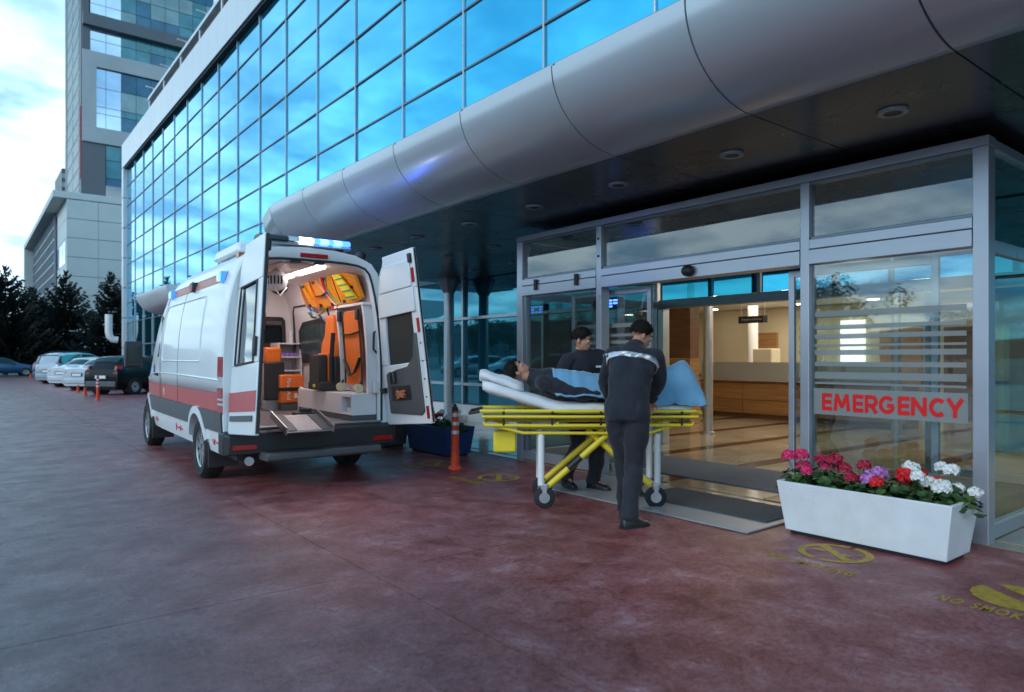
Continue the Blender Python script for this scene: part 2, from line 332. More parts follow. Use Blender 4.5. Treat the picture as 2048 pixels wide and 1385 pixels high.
M['leafy'] = mat('broadleaf foliage', (.04, .065, .022), .7, 0, .5, 1.2)
M['bark'] = mat('bark', (.06, .045, .035), .9, 0, .3, 8, bump=.5, bs=20)
M['hill'] = mat('far hill', (.07, .09, .10), .9, 0, .25, .02, world=True)
M['marble'] = mat('polished tan marble', (.36, .31, .23), .12, 0, .25, 1.3, rvar=.3, world=True)
M['marble_d'] = mat('dark brown marble', (.09, .045, .03), .12, 0, .3, 2, world=True)
M['mat_grey'] = mat('door mat', (.075, .085, .10), .9, 0, .3, 60, bump=.6, bs=220)
M['mat_blue'] = mat('blue grey carpet mat', (.11, .14, .19), .9, 0, .2, 30, bump=.5, bs=150)
M['stone_g'] = mat('grey threshold stone', (.30, .32, .34), .4, 0, .1, 5, world=True)
M['sign_d'] = mat('dark sign', (.02, .025, .035), .4, 0, .05)
M['sign_t'] = mat('sign lettering', (.55, .58, .62), .5, 0, 0, rvar=0)
M['liner_y'] = mat('cream plastic', (.60, .55, .40), .5, 0, .05)
M['purple'] = mat('violet packs', (.28, .16, .55), .5, 0, .1)

M['gl_green'] = mat('dark green glass', (.016, .030, .030), .08, 0, .1, spec=.4)

# ================================================================ GROUND
g = MB(); g.add([(-3000, -3000, -.03), (3000, -3000, -.03), (3000, 3000, -.03), (-3000, 3000, -.03)], [(0, 1, 2, 3)])
struct(g.build('ground', M['asphalt']))
pv = MB().add([(-23.2, -8.6, -.016), (8.95, -8.6, -.016), (8.95, 58.8, -.016), (-23.2, 58.8, -.016)], [(0, 1, 2, 3)]).build('pavement', M['joint'])
struct(pv); pv['wloc'] = (0., 0., 0.)
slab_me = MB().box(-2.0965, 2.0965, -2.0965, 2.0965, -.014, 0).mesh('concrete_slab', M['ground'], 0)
for i in range(-6, 1):
    for j in range(-3, 13):
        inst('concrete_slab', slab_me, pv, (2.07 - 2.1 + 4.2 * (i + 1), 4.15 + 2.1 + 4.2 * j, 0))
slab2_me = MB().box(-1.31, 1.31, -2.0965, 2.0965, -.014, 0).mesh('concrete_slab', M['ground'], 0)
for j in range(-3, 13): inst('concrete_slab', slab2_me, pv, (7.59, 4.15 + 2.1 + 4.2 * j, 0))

# ================================================================ HOSPITAL BUILDING
XW, YS, Y0 = 8.9, 2.78, 7.52
hb = thing('hospital_building', 'long glass fronted hospital block with blue panes and pale parapet', 'building', (9, 27, 0), world=True)
zb = [14.54, 13.33, 11.97, 10.62, 9.26, 7.91, 6.55, 5.20, 3.84]
YK = [Y0 + YS * k for k in range(-4, 18)]
YEND = YK[-1]
def pane_mesh(h, m): return MB().box(-.006, .006, -YS / 2 + .02, YS / 2 - .02, -h / 2 + .02, h / 2 - .02).mesh('pane', m, 0)
rng = random.Random(3)
for r in range(len(zb) - 1):
    h = zb[r] - zb[r + 1]; me = pane_mesh(h, M['pane'])
    for k in range(len(YK) - 1):
        inst('pane', me, hb, (XW, (YK[k] + YK[k + 1]) / 2, (zb[r] + zb[r + 1]) / 2), (0, R(rng.uniform(-.3, .3)), R(rng.uniform(-.3, .3))))
zg = [3.84, 2.28, .81, .36]
for r in range(3):
    me = pane_mesh(zg[r] - zg[r + 1], M['pane_g'])
    for k in [0, 1] + list(range(4, len(YK) - 1)):
        inst('pane', me, hb, (XW, (YK[k] + YK[k + 1]) / 2, (zg[r] + zg[r + 1]) / 2), (0, R(rng.uniform(-.3, .3)), R(rng.uniform(-.3, .3))))
mu = MB().box(-.05, .0, -.022, .022, 3.84, 14.54).mesh('mullion', M['mull_l'], 0)
mg = MB().box(-.07, .0, -.035, .035, .36, 3.838).mesh('mullion', M['mull_l'], 0)
for k, y in enumerate(YK):
    inst('mullion', mu, hb, (XW - .008, y, 0), bevel=.008)
    if k >= 4 or k < 2: inst('mullion', mg, hb, (XW - .008, y, 0), bevel=.008)
for z in zb[1:]:
    b = MB(); b.box(XW - .045, XW - .008, YK[0], YEND, z - .020, z - .005); b.box(XW - .045, XW - .008, YK[0], YEND, z + .005, z + .020); b.box(XW - .035, XW - .008, YK[0], YEND, z - .0049, z + .0049)
    b.build('transom', M['mull'], hb, 0)
for z in zg[1:3]: MB().box(XW - .11, XW - .008, Y0 + .04, YEND, z - .03, z + .03).build('transom', M['mull_l'], hb, 0)
# parapet: a row of cladding panels with open joints
pw = 1.39
par = MB().prism([(8.62, 14.66), (8.62, 16.30), (8.66, 16.33), (9.5, 16.33), (9.5, 16.27), (8.68, 16.27), (8.68, 14.66)], -pw / 2 + .008, pw / 2 - .008, 'y').mesh('parapet_panel', M['clad'], 0)
nP = int((YEND + .6 + 4) / pw)
for k in range(nP): inst('parapet_panel', par, hb, (0 + 0, YEND + .6 - pw * (k + .5), 0), bevel=.006)
MB().box(8.70, 9.3, YK[0], YEND + .55, 14.56, 16.2).build('parapet_backing', M['dark'], hb, 0)
MB().box(8.78, 8.89, YK[0], YEND, 14.545, 14.559).build('parapet_backing', M['dark'], hb, 0)
# corner column of stacked cladding sleeves
cs = MB(); 
cs.prism([(8.62 + (0 if i in (0, 3) else .8) , 0) for i in range(4)], 0, 1, 'z') if False else None
cs = MB().box(8.62, 9.5, YEND + .05, YEND + .62, 0, 2.05).mesh('corner_panel', M['clad'], 0)
for i in range(7): inst('corner_panel', cs, hb, (0, 0, .02 + 2.09 * i), bevel=.02)
MB().box(8.66, 9.46, YEND + .08, YEND + .58, 0, 14.7).build('corner_backing', M['joint'], hb, 0)
wl = MB(); wl.box(9.0, 34, YK[0], YEND + .04, 3.3, 16.1); wl.box(9.0, 34, 15.3, YEND + .04, 0, 3.29); wl.box(18.2, 34, YK[0], 15.29, 0, 3.29)
wl.build('wall', M['joint'], hb, 0)
MB().box(8.72, 8.99, 7.56, YEND, 0, .355).build('plinth', M['clad'], hb, 0, bevel=.01)
# roof terrace screen behind the parapet and the plant room beyond it
scr = thing('roof_screen', 'steel framed dark screen fence along the hospital roof edge', 'fence', (10.2, 40, 16.1), world=True)
yy = 54.0
ys_ = [54.0, 49.5, 45.0, 40.7, 36.5, 32.3]
for y in ys_: MB().box(10.1, 10.3, y - .1, y + .1, 16.1, 19.4).build('post', M['clad'], scr, 0)
for a, b_ in zip(ys_[1:], ys_[:-1]): MB().box(10.16, 10.24, a + .12, b_ - .12, 16.2, 19.25).build('screen_panel', M['joint'], scr, 0)
MB().box(10.05, 10.35, 32.2, 54.2, 19.41, 19.6).build('top_rail', M['clad'], scr, 0)
for y in ys_[:-1]:
    MB().tube([(10.2, y - 1, 19.6), (10.2, y - 1, 19.95), (9.7, y - 1, 19.98)], .05, 6).build('floodlight_arm', M['clad'], scr)
pr = thing('plant_room', 'pale clad plant room box on the hospital roof', 'building', (12, 33, 16.1), world=True)
for k in range(4):
    for z in range(3): MB().box(10.8, 17, 29.2 + 2.2 * k, 31.38 + 2.2 * k, 16.1 + 3.4 * z, 19.47 + 3.4 * z).build('wall_panel', M['clad2'], pr, 0, bevel=.02)
MB().tube([(10.5, 38.4, 16.1), (10.5, 38.4, 27)], .28, 12).build('corner_pipe', M['clad'], pr)

# ================================================================ ENTRANCE CANOPY
cp = thing('entrance_canopy', 'rounded metal canopy with dark panelled soffit over the emergency entrance', 'canopy', (4.4, 5, 3.15), world=True)
JY = [1.57 + 1.318 * k for k in range(-4, 8)]          # joints along the edge
def bull(n=14): return [(4.45 - .75 * math.sin(PI / 2 * i / n), 3.74 - .59 * math.cos(PI / 2 * i / n)) for i in range(n + 1)]
def fascia(y0, y1):
    p = bull(); q = [(x + .03, z + .03) for x, z in p]
    return MB().prism(p + [(3.74, 3.765), (3.9, 3.765), (3.9, 3.74)] + q[::-1], y0 + .007, y1 - .007, 'y')
for a, b_ in zip(JY[:-1], JY[1:]):
    fascia(a, b_).build('fascia_panel', M['canopy'], cp, 60)
# the edge turns away at its far end
def endp(y0, y1, s0, s1):
    rings = []
    for t in [0, .25, .5, .75, 1]:
        y = y0 + (y1 - y0) * t; s = s0 + (s1 - s0) * t
        rings.append([(x + s * (.55 + .45 * (4.45 - x) / .75), y + (4.45 - x) * .0, z) for x, z in bull()] + [(x + s + .05, y, z + .03) for x, z in bull()[::-1]])
    return MB().loft(rings, True, True, True)
endp(JY[-1] + .007, JY[-1] + 1.0, 0, .22).build('fascia_panel', M['canopy'], cp, 60)
bk = MB(); bk.prism([(x + .05, z + .05) for x, z in bull()] + [(4.6, 3.7)], JY[0] + .01, JY[-1] - .01, 'y'); bk.build('fascia_backing', M['mull'], cp, 0)
MB().box(3.91, 8.80, JY[0], JY[-1] + .6, 3.70, 3.78).build('roof_deck', M['clad'], cp, 0)
# soffit panels, clipped on the slanting far edge
def clip(poly, a, b, c):
    o = []
    for i in range(len(poly)):
        p, q = poly[i], poly[(i + 1) % len(poly)]; dp, dq = a * p[0] + b * p[1] - c, a * q[0] + b * q[1] - c
        if dp <= 0: o.append(p)
        if dp * dq < 0:
            t = dp / (dp - dq); o.append((p[0] + (q[0] - p[0]) * t, p[1] + (q[1] - p[1]) * t))
    return o
YJ2 = [1.57 + 1.318 * k for k in range(-4, 9)] + [13.85]
for xa, xb in ((4.45, 5.85), (5.85, 7.25), (7.25, 8.82)):
    for a, b_ in zip(YJ2[:-1], YJ2[1:]):
        # edge from (4.45,10.85) to (7.25,13.85)
        if xa > 5.8 and b_ > 2.0 and a < 7.4 and False: continue
        pl = clip([(xa + .006, a + .006), (xb - .006, a + .006), (xb - .006, b_ - .006), (xa + .006, b_ - .006)], -3.0, 2.8, -3.0 * 4.45 + 2.8 * 10.85)
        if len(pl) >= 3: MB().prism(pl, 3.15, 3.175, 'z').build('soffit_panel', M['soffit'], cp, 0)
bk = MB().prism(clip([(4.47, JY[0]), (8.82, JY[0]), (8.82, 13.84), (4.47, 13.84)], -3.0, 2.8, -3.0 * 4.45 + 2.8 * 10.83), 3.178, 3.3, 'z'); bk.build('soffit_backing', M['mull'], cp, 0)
rim = MB(); rim.lathe([(.062, 3.15), (.062, 3.132), (.10, 3.132), (.105, 3.15)], 24)
rim_me = rim.mesh('downlight_ring', M['mull'])
lens_me = MB().lathe([(.0, 3.137), (.061, 3.137), (.061, 3.148), (.0, 3.148)], 20).mesh('downlight_lens', M['dark'])
for x in (5.17, 6.55, 8.0):
    for k in range(-3, 8):
        y = 2.22 + 1.318 * k
        if x > 6 and y < 7.6: continue
        if x < 6 and y > 11: continue
        a = inst('downlight', rim_me, cp, (x, y, -.002)); a['wloc'] = tuple(a.location)
        q = bpy.data.objects.new('downlight_lens', lens_me); col.objects.link(q); q.parent = a; del a['wloc']
# open slats beyond the soffit
lv = thing('louvre_pergola', 'pale open slats of the louvred roof past the dark soffit', 'pergola', (8, 14.4, 3.15), world=True)
for k in range(9): MB().box(6.9, 8.8, 13.95 + .16 * k, 14.02 + .16 * k, 3.16, 3.28).build('slat', M['em_strip' if False else 'clad'], lv, 0)
MB().box(6.84, 6.895, 13.9, 15.4, 3.14, 3.3).build('edge_beam', M['clad'], lv, 0)
# steel column under the canopy
def column(x, y, zt, label, r=.115, cap=True):
    t = thing('canopy_column', label, 'column', (x, y, 0))
    MB().cyl((0, 0, .14), (0, 0, zt - .32), r, n=20).build('shaft', M['mull_l'], t)
    if cap: MB().lathe([(r + .01, zt - .32), (.26, zt - .06), (.26, zt)], 8).build('capital', M['mull'], t, 20)
    MB().box(-.34, .34, -.28, .28, 0, .139).build('pedestal', M['clad'], t, 0, bevel=.02)
    return t
column(8.42, 13.0, 3.148, 'round grey steel column with flared top holding up the dark soffit')

# second canopy far along the front
cp2 = thing('far_canopy', 'smaller pale rounded canopy further along the glass front, half behind the ambulance', 'canopy', (6, 22.4, 3.2), world=True)
for k in range(3):
    y0 = 20.8 + 1.4 * k
    MB().prism([(x + .6, z - .35) for x, z in bull()] + [(3.74 + .6, 3.415), (8.75, 3.415), (8.75, 2.8)], y0 + .007, y0 + 1.393, 'y').build('canopy_segment', M['clad'], cp2, 60)

# ================================================================ ENTRANCE LOBBY (vestibule)
vb = thing('entrance_vestibule', 'aluminium framed glass entrance with automatic sliding doors and EMERGENCY sign', 'entrance', (6, 4.7, 0), world=True)
XD = 6.0
def fr(n, x0, x1, y0, y1, z0, z1, m='alu', bv=.005): return MB().box(x0, x1, y0, y1, z0, z1).build(n, M[m], vb, 0, bevel=bv)
posts = [(7.40, 7.52), (5.90, 5.985), (3.29, 3.375), (1.89, 1.995)]
for a, b_ in posts: fr('post', XD - .02, XD + .12, a, b_, 0.0, 2.985)
fr('top_beam', XD - .025, XD + .125, 1.885, 7.525, 2.987, 3.06)
for i, (a, b_) in enumerate(((5.987, 7.398), (3.377, 5.898), (1.997, 3.288))):
    fr('header', XD - .032, XD + .16, a, b_, 2.24, 2.372); fr('header', XD - .026, XD + .13, a, b_, 2.378, 2.465)
    fr('glazing_bead', XD - .0, XD + .06, a, b_, 2.466, 2.492, 'mull'); fr('glazing_bead', XD, XD + .06, a, b_, 2.96, 2.986, 'mull')
    MB().box(XD + .03, XD + .038, a, b_, 2.493, 2.959).build('transom_pane', M['gl'], vb, 0)
# fixed side lights
fr('bottom_rail', XD - .01, XD + .10, 5.987, 7.398, .02, .14); fr('bottom_rail', XD - .01, XD + .10, 1.997, 3.288, .02, .14)
MB().box(XD + .03, XD + .038, 5.987, 7.398, .141, 2.239).build('pane', M['gl'], vb, 0)
ep = MB().box(XD + .03, XD + .038, 1.997, 3.288, .141, 2.239).build('pane', M['gl'], vb, 0)
fr('jamb', XD - .005, XD + .08, 7.33, 7.399, .141, 2.239, 'mull')
# film stripes and the EMERGENCY band on the right pane
for z0, z1 in ((1.765, 1.815), (1.655, 1.69), (1.57, 1.61), (1.50, 1.52), (1.425, 1.470), (1.325, 1.365), (1.215, 1.275), (1.165, 1.185)):
    MB().box(XD + .026, XD + .0285, 2.05, 3.26, z0, z1).build('film_stripe', M['frost'], ep, 0)
MB().box(XD + .026, XD + .0285, 2.04, 3.27, .895, 1.128).build('film_band', M['frost'], ep, 0)
def text_mesh(s, length, height, thick=.002, off=.012, name='lettering', space=1.0):
    c = bpy.data.curves.new('t', 'FONT'); c.body = s; c.size = 1; c.extrude = .5; c.offset = off; c.space_character = space; c.resolution_u = 4
    o = bpy.data.objects.new('t', c); col.objects.link(o); dg = bpy.context.evaluated_depsgraph_get(); dg.update()
    me = bpy.data.meshes.new_from_object(o.evaluated_get(dg)); bpy.data.objects.remove(o); bpy.data.curves.remove(c)
    xs = [v.co.x for v in me.vertices]; ys = [v.co.y for v in me.vertices]
    sx, sy = length / (max(xs) - min(xs)), height / (max(ys) - min(ys))
    me.transform(Matrix.Diagonal((sx, sy, thick, 1)) @ Matrix.Translation((-(max(xs) + min(xs)) / 2, -(max(ys) + min(ys)) / 2, 0)))
    me.name = name; return me
FACE = Matrix(((0, 0, -1, 0), (-1, 0, 0, 0), (0, 1, 0, 0), (0, 0, 0, 1)))      # text on a wall seen from -X
FLOOR = Matrix(((0, 1, 0, 0), (-1, 0, 0, 0), (0, 0, 1, 0), (0, 0, 0, 1)))      # text on the ground read from -X
def text(s, length, height, pos, m, parent, F, off=.012, name='lettering', space=1.0):
    me = text_mesh(s, length, height, .002, off, name, space); me.materials.clear(); me.materials.append(M[m]); me.transform(F)
    return inst(name, me, parent, pos)
# heavy geometric capitals, stroke by stroke
def arc_(cx, cy, rx, ry, a0, a1, n=14): return [(cx + rx * math.cos(R(a0 + (a1 - a0) * i / n)), cy + ry * math.sin(R(a0 + (a1 - a0) * i / n))) for i in range(n + 1)]
GL = {'E': (.62, [[(0, 0), (0, 1)], [(0, .105), (.60, .105)], [(0, .5), (.56, .5)], [(0, .895), (.60, .895)]]),
      'M': (1.16, [[(.12, 0), (.24, 1)], [(.24, .98), (.58, .20)], [(.58, .20), (.92, .98)], [(.92, 1), (1.04, 0)]]),
      'R': (.74, [[(0, 0), (0, 1)], [(0, .895)] + arc_(.36, .655, .24, .24, 90, -90) + [(0, .415)], [(.30, .42), (.64, 0)]]),
      'G': (.98, [arc_(.48, .5, .395, .395, 42, 330), [(.48, .46), (.90, .46)], [(.85, .46), (.80, .22)]]),
      'N': (.88, [[(.1, 0), (.1, 1)], [(.1, .93), (.78, .07)], [(.78, 0), (.78, 1)]]),
      'C': (.80, [arc_(.48, .5, .395, .395, 46, 314)]),
      'Y': (.86, [[(.04, 1), (.43, .44)], [(.82, 1), (.43, .44)], [(.43, .52), (.43, 0)]])}
def stroke_word(s, length, height, th=.235, gap=.17):
    b = MB(); x = 0; z = 0
    for ch in s:
        wd, st = GL[ch]
        for pl in st:
            z += .00012; L_, R_ = [], []
            for i, p in enumerate(pl):
                d = Vector(pl[min(i + 1, len(pl) - 1)]) - Vector(pl[max(0, i - 1)]); d.normalize(); nx, ny = -d.y * th / 2, d.x * th / 2
                L_.append((x + p[0] + nx + (.1 if ch in 'ER' else 0), p[1] + ny, z)); R_.append((x + p[0] - nx + (.1 if ch in 'ER' else 0), p[1] - ny, z))
            n = len(pl); b.add(L_ + R_, [(i, i + 1, n + i + 1, n + i) for i in range(n - 1)])
        x += wd + gap
    me = b.mesh('lettering', M['red_print'], 0); X = x - gap
    me.transform(Matrix.Diagonal((length / X, height, 1, 1)) @ Matrix.Translation((-X / 2, -.5, 0))); return me
me = stroke_word('EMERGENCY', 1.12, .150); me.transform(FACE); inst('lettering', me, ep, (XD + .0255, 2.632, 1.008))
# sliding leaves
for y0, y1, lab in ((5.30, 6.62, 'sliding door leaf pushed open to the left'), (2.30, 3.60, 'sliding door leaf pushed open behind the EMERGENCY pane')):
    f = MB(); x0, x1 = XD + .17, XD + .215
    for a, b_, c, d in ((y0, y0 + .055, .03, 2.22), (y1 - .055, y1, .03, 2.22), (y0 + .056, y1 - .056, .03, .12), (y0 + .056, y1 - .056, 2.16, 2.22)): f.box(x0, x1, a, b_, c, d)
    d = f.build('sliding_door', M['alu'], vb, 0, bevel=.004); d['label'] = lab
    MB().box(x0 + .018, x0 + .026, y0 + .056, y1 - .056, .121, 2.159).build('pane', M['gl'], d, 0)
    for z0, z1 in ((1.765, 1.815), (1.655, 1.69), (1.57, 1.61), (1.50, 1.52), (1.425, 1.470), (1.325, 1.365), (1.215, 1.275), (1.165, 1.185)):
        MB().box(x0 + .014, x0 + .0165, y0 + .1, y1 - .1, z0, z1).build('film_stripe', M['frost'], d, 0)
dm = MB(); dm.ball((XD - .06, 4.6, 2.31), (.055, .075, .06), 16, 10); dm.build('motion_sensor', M['black_pl'], vb)
for y in (7.09, 6.31): fr('lock_box', XD - .058, XD - .034, y - .028, y + .028, 2.30, 2.44, 'black_pl')
for z in (2.62, 2.83): MB().cyl((XD - .03, 5.945, z), (XD - .021, 5.945, z), .014, n=10).build('screw_cap', M['black_pl'], vb)
# left and right glass flanks
for Y, m_ in ((7.46, 'gl_side'), (1.94, 'gl_side')):
    for x in (7.4, 8.80): fr('flank_post', x, x + .08, Y - .04, Y + .04, .02, 2.985)
    fr('flank_rail', XD + .125, 8.8, Y - .035, Y + .035, .02, .13); fr('flank_rail', XD + .125, 8.8, Y - .034, Y + .034, 2.2, 2.3); fr('flank_rail', XD + .13, 8.88, Y - .04, Y + .04, 2.987, 3.06)
    for x0, x1 in ((XD + .121, 7.399), (7.481, 8.799)):
        MB().box(x0, x1, Y - .004, Y + .004, .131, 2.199).build('flank_pane', M[m_], vb, 0); MB().box(x0, x1, Y - .004, Y + .004, 2.301, 2.986).build('flank_pane', M[m_], vb, 0)
# inner portal on the line of the glass wall
fr('inner_header', 8.78, 8.98, 2.05, 7.38, 2.19, 2.32, 'mull'); 
for k in range(3): MB().box(8.86, 8.872, 2.06 + 1.78 * k, 3.80 + 1.78 * k, 2.33, 2.975).build('inner_transom_pane', M['pane'], vb, 0)
for y in (3.81, 5.59): fr('inner_mullion', 8.80, 8.92, y, y + .03, 2.325, 2.98, 'mull')
fr('inner_post', 8.8, 8.95, 7.30, 7.40, .02, 2.18, 'mull_l'); fr('inner_post', 8.8, 8.95, 2.0, 2.09, .02, 2.18, 'mull_l')
for y0, y1 in ((2.10, 3.5),):
    f = MB()
    for a, b_, c, d in ((y0, y0 + .05, .03, 2.17), (y1 - .05, y1, .03, 2.17), (y0 + .051, y1 - .051, .03, .12), (y0 + .051, y1 - .051, 2.1, 2.17)): f.box(9.0, 9.04, a, b_, c, d)
    d = f.build('inner_sliding_door', M['mull_l'], vb, 0); MB().box(9.015, 9.023, y0 + .051, y1 - .051, .121, 2.099).build('pane', M['gl'], d, 0)
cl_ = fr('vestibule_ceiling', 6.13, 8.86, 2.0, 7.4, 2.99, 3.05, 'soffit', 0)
db = MB().box(6.9, 6.97, 6.45, 6.95, 2.06, 2.22).build('clock_display', M['black_pl'], vb, 0)
for r_ in range(3):
    for k in range(4):
        if (r_, k) in ((1, 2), (0, 0)): continue
        MB().box(6.893, 6.899, 6.50 + .095 * k, 6.575 + .095 * k, 2.085 + .04 * r_, 2.11 + .04 * r_).build('display_segment', M['em_disp'], db, 0)
# floors of the vestibule and the hall
th = MB().box(4.88, 5.97, 3.2, 5.72, .002, .016).build('threshold_slab', M['stone_g'], None, 0, bevel=.004); struct(th)
fl = MB().box(5.98, 18.2, -5.9, 14.9, -.01, .006).build('hall_floor', M['marble'], None, 0); struct(fl); fl['wloc'] = (0., 0., 0.)
tl = [MB().box(-.596, .596, -.596, .596, 0, .008 + .0004 * q).mesh('marble_tile', M['marble'] , 0) for q in range(3)]
tld = MB().box(-.596, .596, -.11, .11, 0, .0085).mesh('border_tile', M['marble_d'], 0)
for i in range(8):
    for j in range(7):
        inst('marble_tile', tl[(i * 3 + j) % 3], fl, (6.75 + 1.2 * i, 1.45 + 1.44 * j + .13, .006))
        inst('border_tile', tld, fl, (6.75 + 1.2 * i, 1.45 + 1.44 * j + .85, .006))
tag(MB().box(5.28, 5.93, 3.28, 4.75, .017, .028).build('door_mat', M['mat_grey'], None, 0, bevel=.004), 'dark grey door mat laid on the pale threshold outside the sliding doors', 'mat')
tag(MB().box(6.55, 7.75, 2.5, 6.6, .016, .028).build('carpet_mat', M['mat_blue'], None, 0, bevel=.004), 'wide blue grey carpet mat inside the glass vestibule', 'mat')
# hall: walls, ceiling, counter
hall = thing('reception_hall', 'cream walled lobby interior seen through the open sliding doors', 'room', (14, 5, 0), world=True)
hw_ = MB(); hw_.box(17.7, 17.9, -5.9, 14.9, .02, 2.78); hw_.box(9.05, 17.69, 14.7, 14.9, .02, 2.78); hw_.box(9.05, 17.69, -5.9, -5.7, .02, 2.78); hw_.box(9.05, 9.2, 7.5, 14.69, .02, 2.78); hw_.box(9.05, 9.2, -5.69, 1.9, .02, 2.78)
hw_.build('wall', M['beige'], hall, 0)
MB().box(9.0, 18.1, -5.9, 14.9, 2.79, 3.1).build('ceiling', M['white_wall'], hall, 0)
for k in range(3): MB().box(11.9, 12.2, 9.15 + 1.22 * k, 10.36 + 1.22 * k, .02, 1.38).build('wood_panel', M['wood'], hall, 0); MB().box(11.9, 12.2, 9.15 + 1.22 * k, 10.36 + 1.22 * k, 1.39, 2.78).build('wood_panel', M['wood_d'], hall, 0)
for y, wd, m_ in ((7.4, .95, 'wood'), (6.0, .9, 'wood_d'), (4.7, .95, 'wood'), (11.0, .75, 'wood')):
    d = MB().box(17.6, 17.69, y - wd / 2, y + wd / 2, .02, 2.1).build('door', M[m_], hall, 0, bevel=.01); MB().box(17.54, 17.6, y - wd / 2 + .06, y - wd / 2 + .1, 1.0, 1.15).build('handle', M['steel'], d, 0)
MB().box(17.62, 17.69, 8.25, 8.85, .4, 2.35).build('lit_door', mat('glowing white door', (1, 1, 1), .4, 0, 0, rvar=0, emit=1.6, ecol=(1, .98, .94)), hall, 0)  # white door on the back wall, its lit look put in as glow
MB().box(17.64, 17.695, 4.0, 17.0 - 2.4, .84, .90).build('dado_rail', M['wood_d'], hall, 0)
lamp_me = MB().lathe([(.0, 2.775), (.13, 2.775), (.14, 2.789), (.0, 2.789)], 20).mesh('ceiling_lamp', M['em_warm'])
for x in (10.6, 13.2, 15.4, 16.9):
    for y in (-.5, 2.4, 5.2, 7.7, 9.6, 12.2): inst('ceiling_lamp', lamp_me, hall, (x, y, 0))
for x, y in ((11.0, 5.2), (15.6, 8.8), (15.6, 3.2)):
    l = bpy.data.lights.new('hall_lamp', 'AREA'); l.energy = 68; l.color = (1, .87, .68); l.shape = 'RECTANGLE'; l.size = 2.4; l.size_y = 4.0
    o = bpy.data.objects.new('hall_lamp', l); col.objects.link(o); o.location = (x, y, 2.76)
for x, y, lab in ((10.6, 7.75, 'slim steel column inside the lobby left of the reception counter'), (12.6, 5.35, 'slim steel column inside the lobby seen through the striped pane')):
    t = thing('lobby_column', lab, 'column', (x, y, .01)); MB().cyl((0, 0, .0), (0, 0, 2.77), .085, n=18).build('shaft', M['steel'], t); MB().lathe([(.12, 0), (.12, .05), (.085, .06)], 18).build('base_ring', M['steel'], t)
rc = thing('reception_counter', 'wood fronted reception counter with frosted glass screen on top', 'counter', (14.3, 8.2, 0), world=True)
for k in range(4):
    MB().box(14.2, 14.26, 5.9 + 1.18 * k, 7.07 + 1.18 * k, .12, .43).build('front_panel', M['wood'], rc, 0, bevel=.004); MB().box(14.2, 14.26, 5.9 + 1.18 * k, 7.07 + 1.18 * k, .44, .82).build('front_panel', M['wood'], rc, 0, bevel=.004)
MB().box(14.262, 14.9, 5.9, 10.61, .02, .82).build('carcass', M['wood_d'], rc, 0); MB().box(14.16, 14.95, 5.85, 10.65, .83, .87).build('worktop', M['wood_d'], rc, 0, bevel=.006)
MB().box(14.22, 14.235, 5.95, 10.6, .875, 1.30).build('glass_screen', M['screen'], rc, 0)
tag(MB().box(15.1, 15.5, 9.25, 9.75, .02, 1.62).build('office_cabinet', M['liner_y'], None, 0, bevel=.02), 'beige box cabinet standing behind the reception counter', 'cabinet')
tag(MB().cyl((16.2, 10.45, .02), (16.2, 10.45, 2.78), .13, n=14).build('white_pipe_column', M['white'], None), 'round white column behind the beige cabinet in the lobby', 'column')
hs = thing('hanging_sign', 'small dark Emergency Admission sign hanging over the reception counter', 'sign', (14.25, 9.2, 2.3), world=True)
MB().box(14.24, 14.27, 8.83, 9.57, 2.2, 2.36).build('sign_board', M['sign_d'], hs, 0)
MB().box(14.236, 14.2395, 8.835, 8.93, 2.205, 2.355).build('sign_badge', M['mull'], hs, 0)
text('Emergency Admission', .52, .075, (14.238, 9.22, 2.28), 'sign_t', hs, FACE, .005)
for y in (8.9, 9.5): MB().cyl((14.255, y, 2.36), (14.255, y, 2.79), .006, n=6).build('hanger', M['steel'], hs)

# ================================================================ BUILDINGS FAR LEFT
pm = [mat('tower glass dark', (.03, .13, .22), .05, .25, .3, .3, world=True), mat('tower glass teal', (.05, .20, .25), .06, .25, .3, .3, world=True), mat('tower glass with blinds', (.20, .33, .36), .25, .1, .2, .3, world=True), mat('tower glass pale', (.45, .62, .78), .05, .7, .1, .3, world=True)]
tw = thing('office_tower', 'tall glass and concrete tower rising behind the hospital block', 'building', (30, 165, 0), world=True)
TY = 156
MB().box(17.8, 48, TY + .5, TY + 28, 0, 88).build('core', M['joint'], tw, 0)
cm = mat('tower concrete', (.36, .40, .42), .6, 0, .08, .2, world=True); cdk = mat('tower dark band', (.10, .12, .14), .5, 0, .1, .3, world=True)
rows = [(33, 36.5), (36.6, 40), (40.1, 43), (46.1, 48.9), (49, 50.2), (50.3, 53.9), (54, 57.7), (60.7, 63), (63.1, 65.2), (67.6, 70), (70.1, 73), (73.1, 76), (76.1, 79), (79.1, 82), (82.1, 85), (85.1, 88)]
prn = random.Random(5); X0 = {0: 21.6}
for i, (a, b_) in enumerate(rows):
    xs0 = 21.6 if b_ <= 43 else 20.0 if b_ < 58 else 19.0
    mes = [MB().box(-1.29, 1.29, 0, .06, a, b_).mesh('pane', q, 0) for q in pm]
    for k in range(-1, 10):
        x = 21.6 + 2.65 * k + 1.32
        if x - 1.32 < xs0 - 1.7: continue
        q = 3 if k in (-1,) or (k == 0 and b_ > 46) else ((0, 1, 1, 0, 1, 2)[(i * 7) % 6] if prn.random() < .72 else prn.choice([0, 1, 2]))  # pale left columns: bright sky reflection put into the pane colour
        inst('pane', mes[q], tw, (x, TY + .3, 0))
def tb(n, x0, x1, z0, z1, m, d=.0): MB().box(x0, x1, TY - d, TY + .25, z0, z1).build(n, m, tw, 0)
